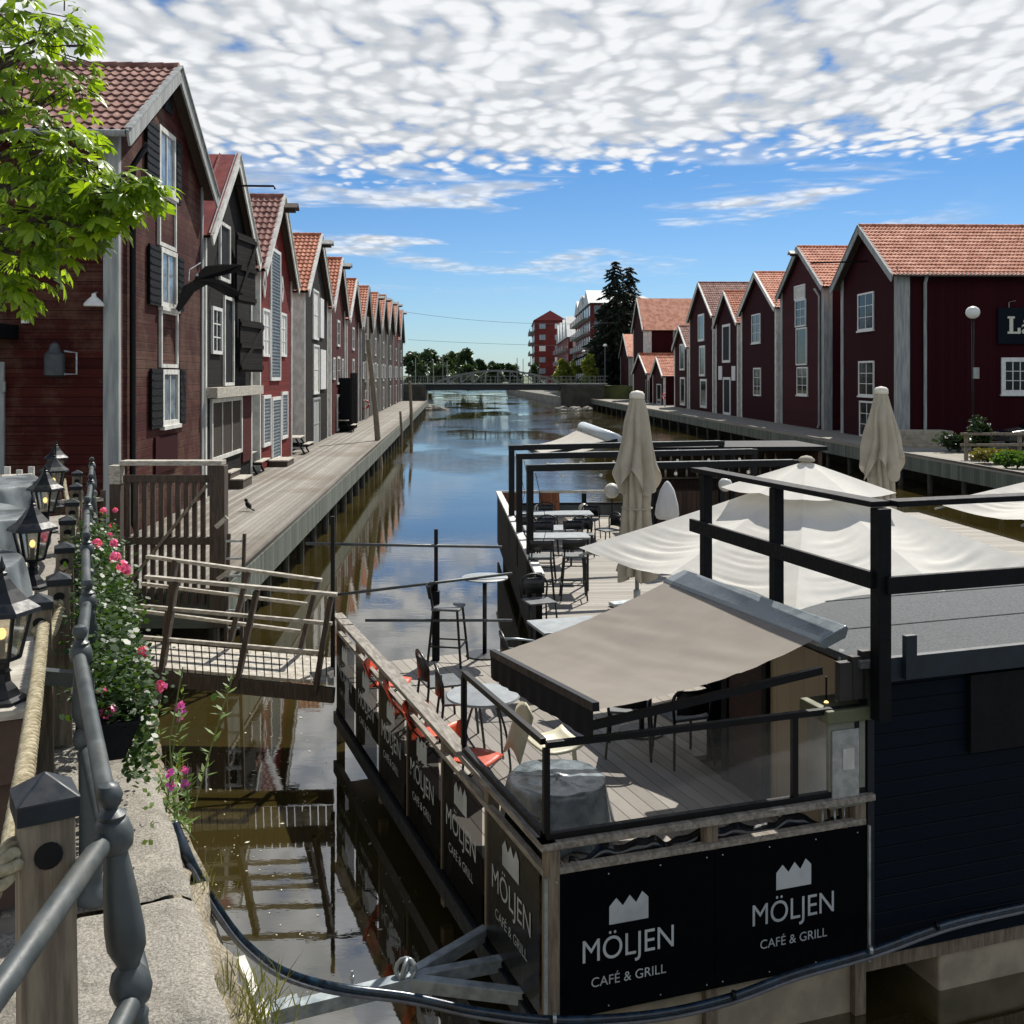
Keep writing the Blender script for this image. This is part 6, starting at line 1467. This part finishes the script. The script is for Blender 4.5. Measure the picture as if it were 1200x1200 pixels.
for (x0, y0, x1, y1, sg, lb) in ((478, 366, 720, 378, 6, 'upper overhead cable crossing the sky above the canal'), (478, 398, 660, 405, 1, 'lower thin overhead cable crossing above the bridge')):
    a, c = D(x0, y0, 148), D(x1, y1, 150); b = MB(); b.tube([a.lerp(c, i/24)-Vector((0, 0, sg*.125*4*(i/24)*(1-i/24))) for i in range(25)], .022, 5); tag(b.build('overhead_cable', stl, None), lb, 'cable', 'overhead cables')

# ------------------------------------------------------------------ horse chestnut at the upper left
t = thing('chestnut_tree', 'leafy horse chestnut branch with bright back-lit leaves, upper left corner', 'tree', (-6.2, 8.6, QZ))
lm = leafmat('chestnut leaves', '3a5c12', '92ac30', .48, .4)
rn = random.Random(21)
clumps = [(40, 60, 80, 55, 7.6), (20, 150, 90, 70, 7.4), (70, 175, 60, 50, 7.2), (105, 225, 48, 40, 7.0), (140, 232, 44, 32, 6.9), (168, 225, 26, 26, 6.8), (60, 255, 65, 50, 7.0), (25, 300, 60, 50, 7.0), (85, 285, 30, 25, 6.9), (15, 345, 28, 28, 6.8), (75, 30, 40, 26, 7.9), (20, 15, 60, 30, 7.8), (95, 105, 22, 18, 7.6), (-80, 100, 90, 90, 7.6), (-70, 250, 80, 80, 7.4), (-200, 120, 130, 130, 8), (118, 268, 26, 16, 6.8)]
dens = [80, 125, 84, 60, 60, 34, 110, 80, 26, 22, 22, 40, 9, 160, 150, 200, 20]
b = MB(); br = MB(); root = Vector((-6.2, 8.6, 6.0))
def leaflet(c, dirv, nrm, L_):
    side = dirv.cross(nrm).normalized(); dr = -.16*L_; w_ = L_*.19
    pt = lambda s, w, z: c+dirv*(L_*s)+side*w+nrm*z
    m1, m2, tip = pt(.35, 0, .0), pt(.7, 0, dr*.35), pt(1, 0, dr)
    b.add([c, pt(.35, w_*.62, .02*L_), pt(.7, w_, dr*.2), tip, pt(.7, -w_, dr*.2), pt(.35, -w_*.62, .02*L_), m1, m2], [(0, 1, 6), (1, 2, 7, 6), (2, 3, 7), (0, 6, 5), (6, 7, 4, 5), (7, 3, 4)])
for (x, y, rx, ry, d), n in zip(clumps, dens):
    c0 = D(x, y, d); sx, sy = rx*d/1200, ry*d/1200
    br.tube(smoothpath([root+Vector((0, 0, (c0.z-6)*.3)), root.lerp(c0, .45)+Vector((0, 0, .25)), root.lerp(c0, .8)+Vector((0, 0, .1)), c0], 6), .03, 6, rs=[.055*(1-i/19)+.008 for i in range(19)])
    for i in range(n):
        while True:
            v = Vector((rn.uniform(-1, 1), rn.uniform(-1, 1), rn.uniform(-1, 1)))
            if v.length < 1: break
        p = c0+Vector((v.x*sx, v.y*max(sx, sy)*1.1, v.z*sy)); outw = Vector((v.x, v.y, .35*v.z)).normalized()
        nrm = (Vector((0, 0, 1))+Vector((rn.gauss(0, .35), rn.gauss(0, .35), 0))+outw*.35).normalized(); dv = (outw+Vector((rn.gauss(0, .4), rn.gauss(0, .4), -.15))).normalized(); dv = (dv-nrm*dv.dot(nrm)).normalized(); sd_ = dv.cross(nrm); L_ = rn.uniform(.065, .17)
        for k in (-2, -1, 0, 1, 2):
            a = k*.62; ld = (dv*math.cos(a)+sd_*math.sin(a)-nrm*rn.uniform(.1, .5)).normalized(); leaflet(p, ld, (nrm+outw*.2).normalized(), L_*(1-.13*abs(k)))
        if rn.random() < .6: br.tube([p, p.lerp(c0, .5)+Vector((0, 0, .02))], .005, 4)
b.build('crown', lm, t, 'w', recalc=False)
br.build('branch', dark_wood, t, 'w', smooth=True)
b = MB(); b.tube([(0, 0, -.2), (.05, 0, 1.5), (-.05, .05, 3.2), (.1, 0, 5.5)], .2, 12, rs=[.30, .24, .19, .1]); b.build('trunk', dark_wood, t, smooth=True)

# ------------------------------------------------------------------ specks drifting on the near water
rn = random.Random(31); b = MB()
for i in range(420):
    x, y = rn.uniform(-4.6, 1.0), rn.triangular(6.8, 16, 10.5)
    if x < QE(y)+1.0 or (Vector((x, y, 0))-P1).dot(U) > -.15: continue
    s = rn.uniform(.006, .016) if rn.random() < .9 else rn.uniform(.02, .035); a = rn.random()*6.28; ca_, sa = math.cos(a)*s, math.sin(a)*s
    b.add([(x-ca_, y-sa, .006), (x+sa*.5, y-ca_*.5, .007), (x+ca_, y+sa, .006), (x-sa*.5, y+ca_*.5, .006)], [(0, 1, 2, 3)])
tag(b.build('floating_petals', mat('pale petals', 'a8a48a', .8, .3, 3, c2='d2cfba'), None, recalc=False), 'pale petals and leaf bits drifting on the brown water', 'petals', kind='stuff')
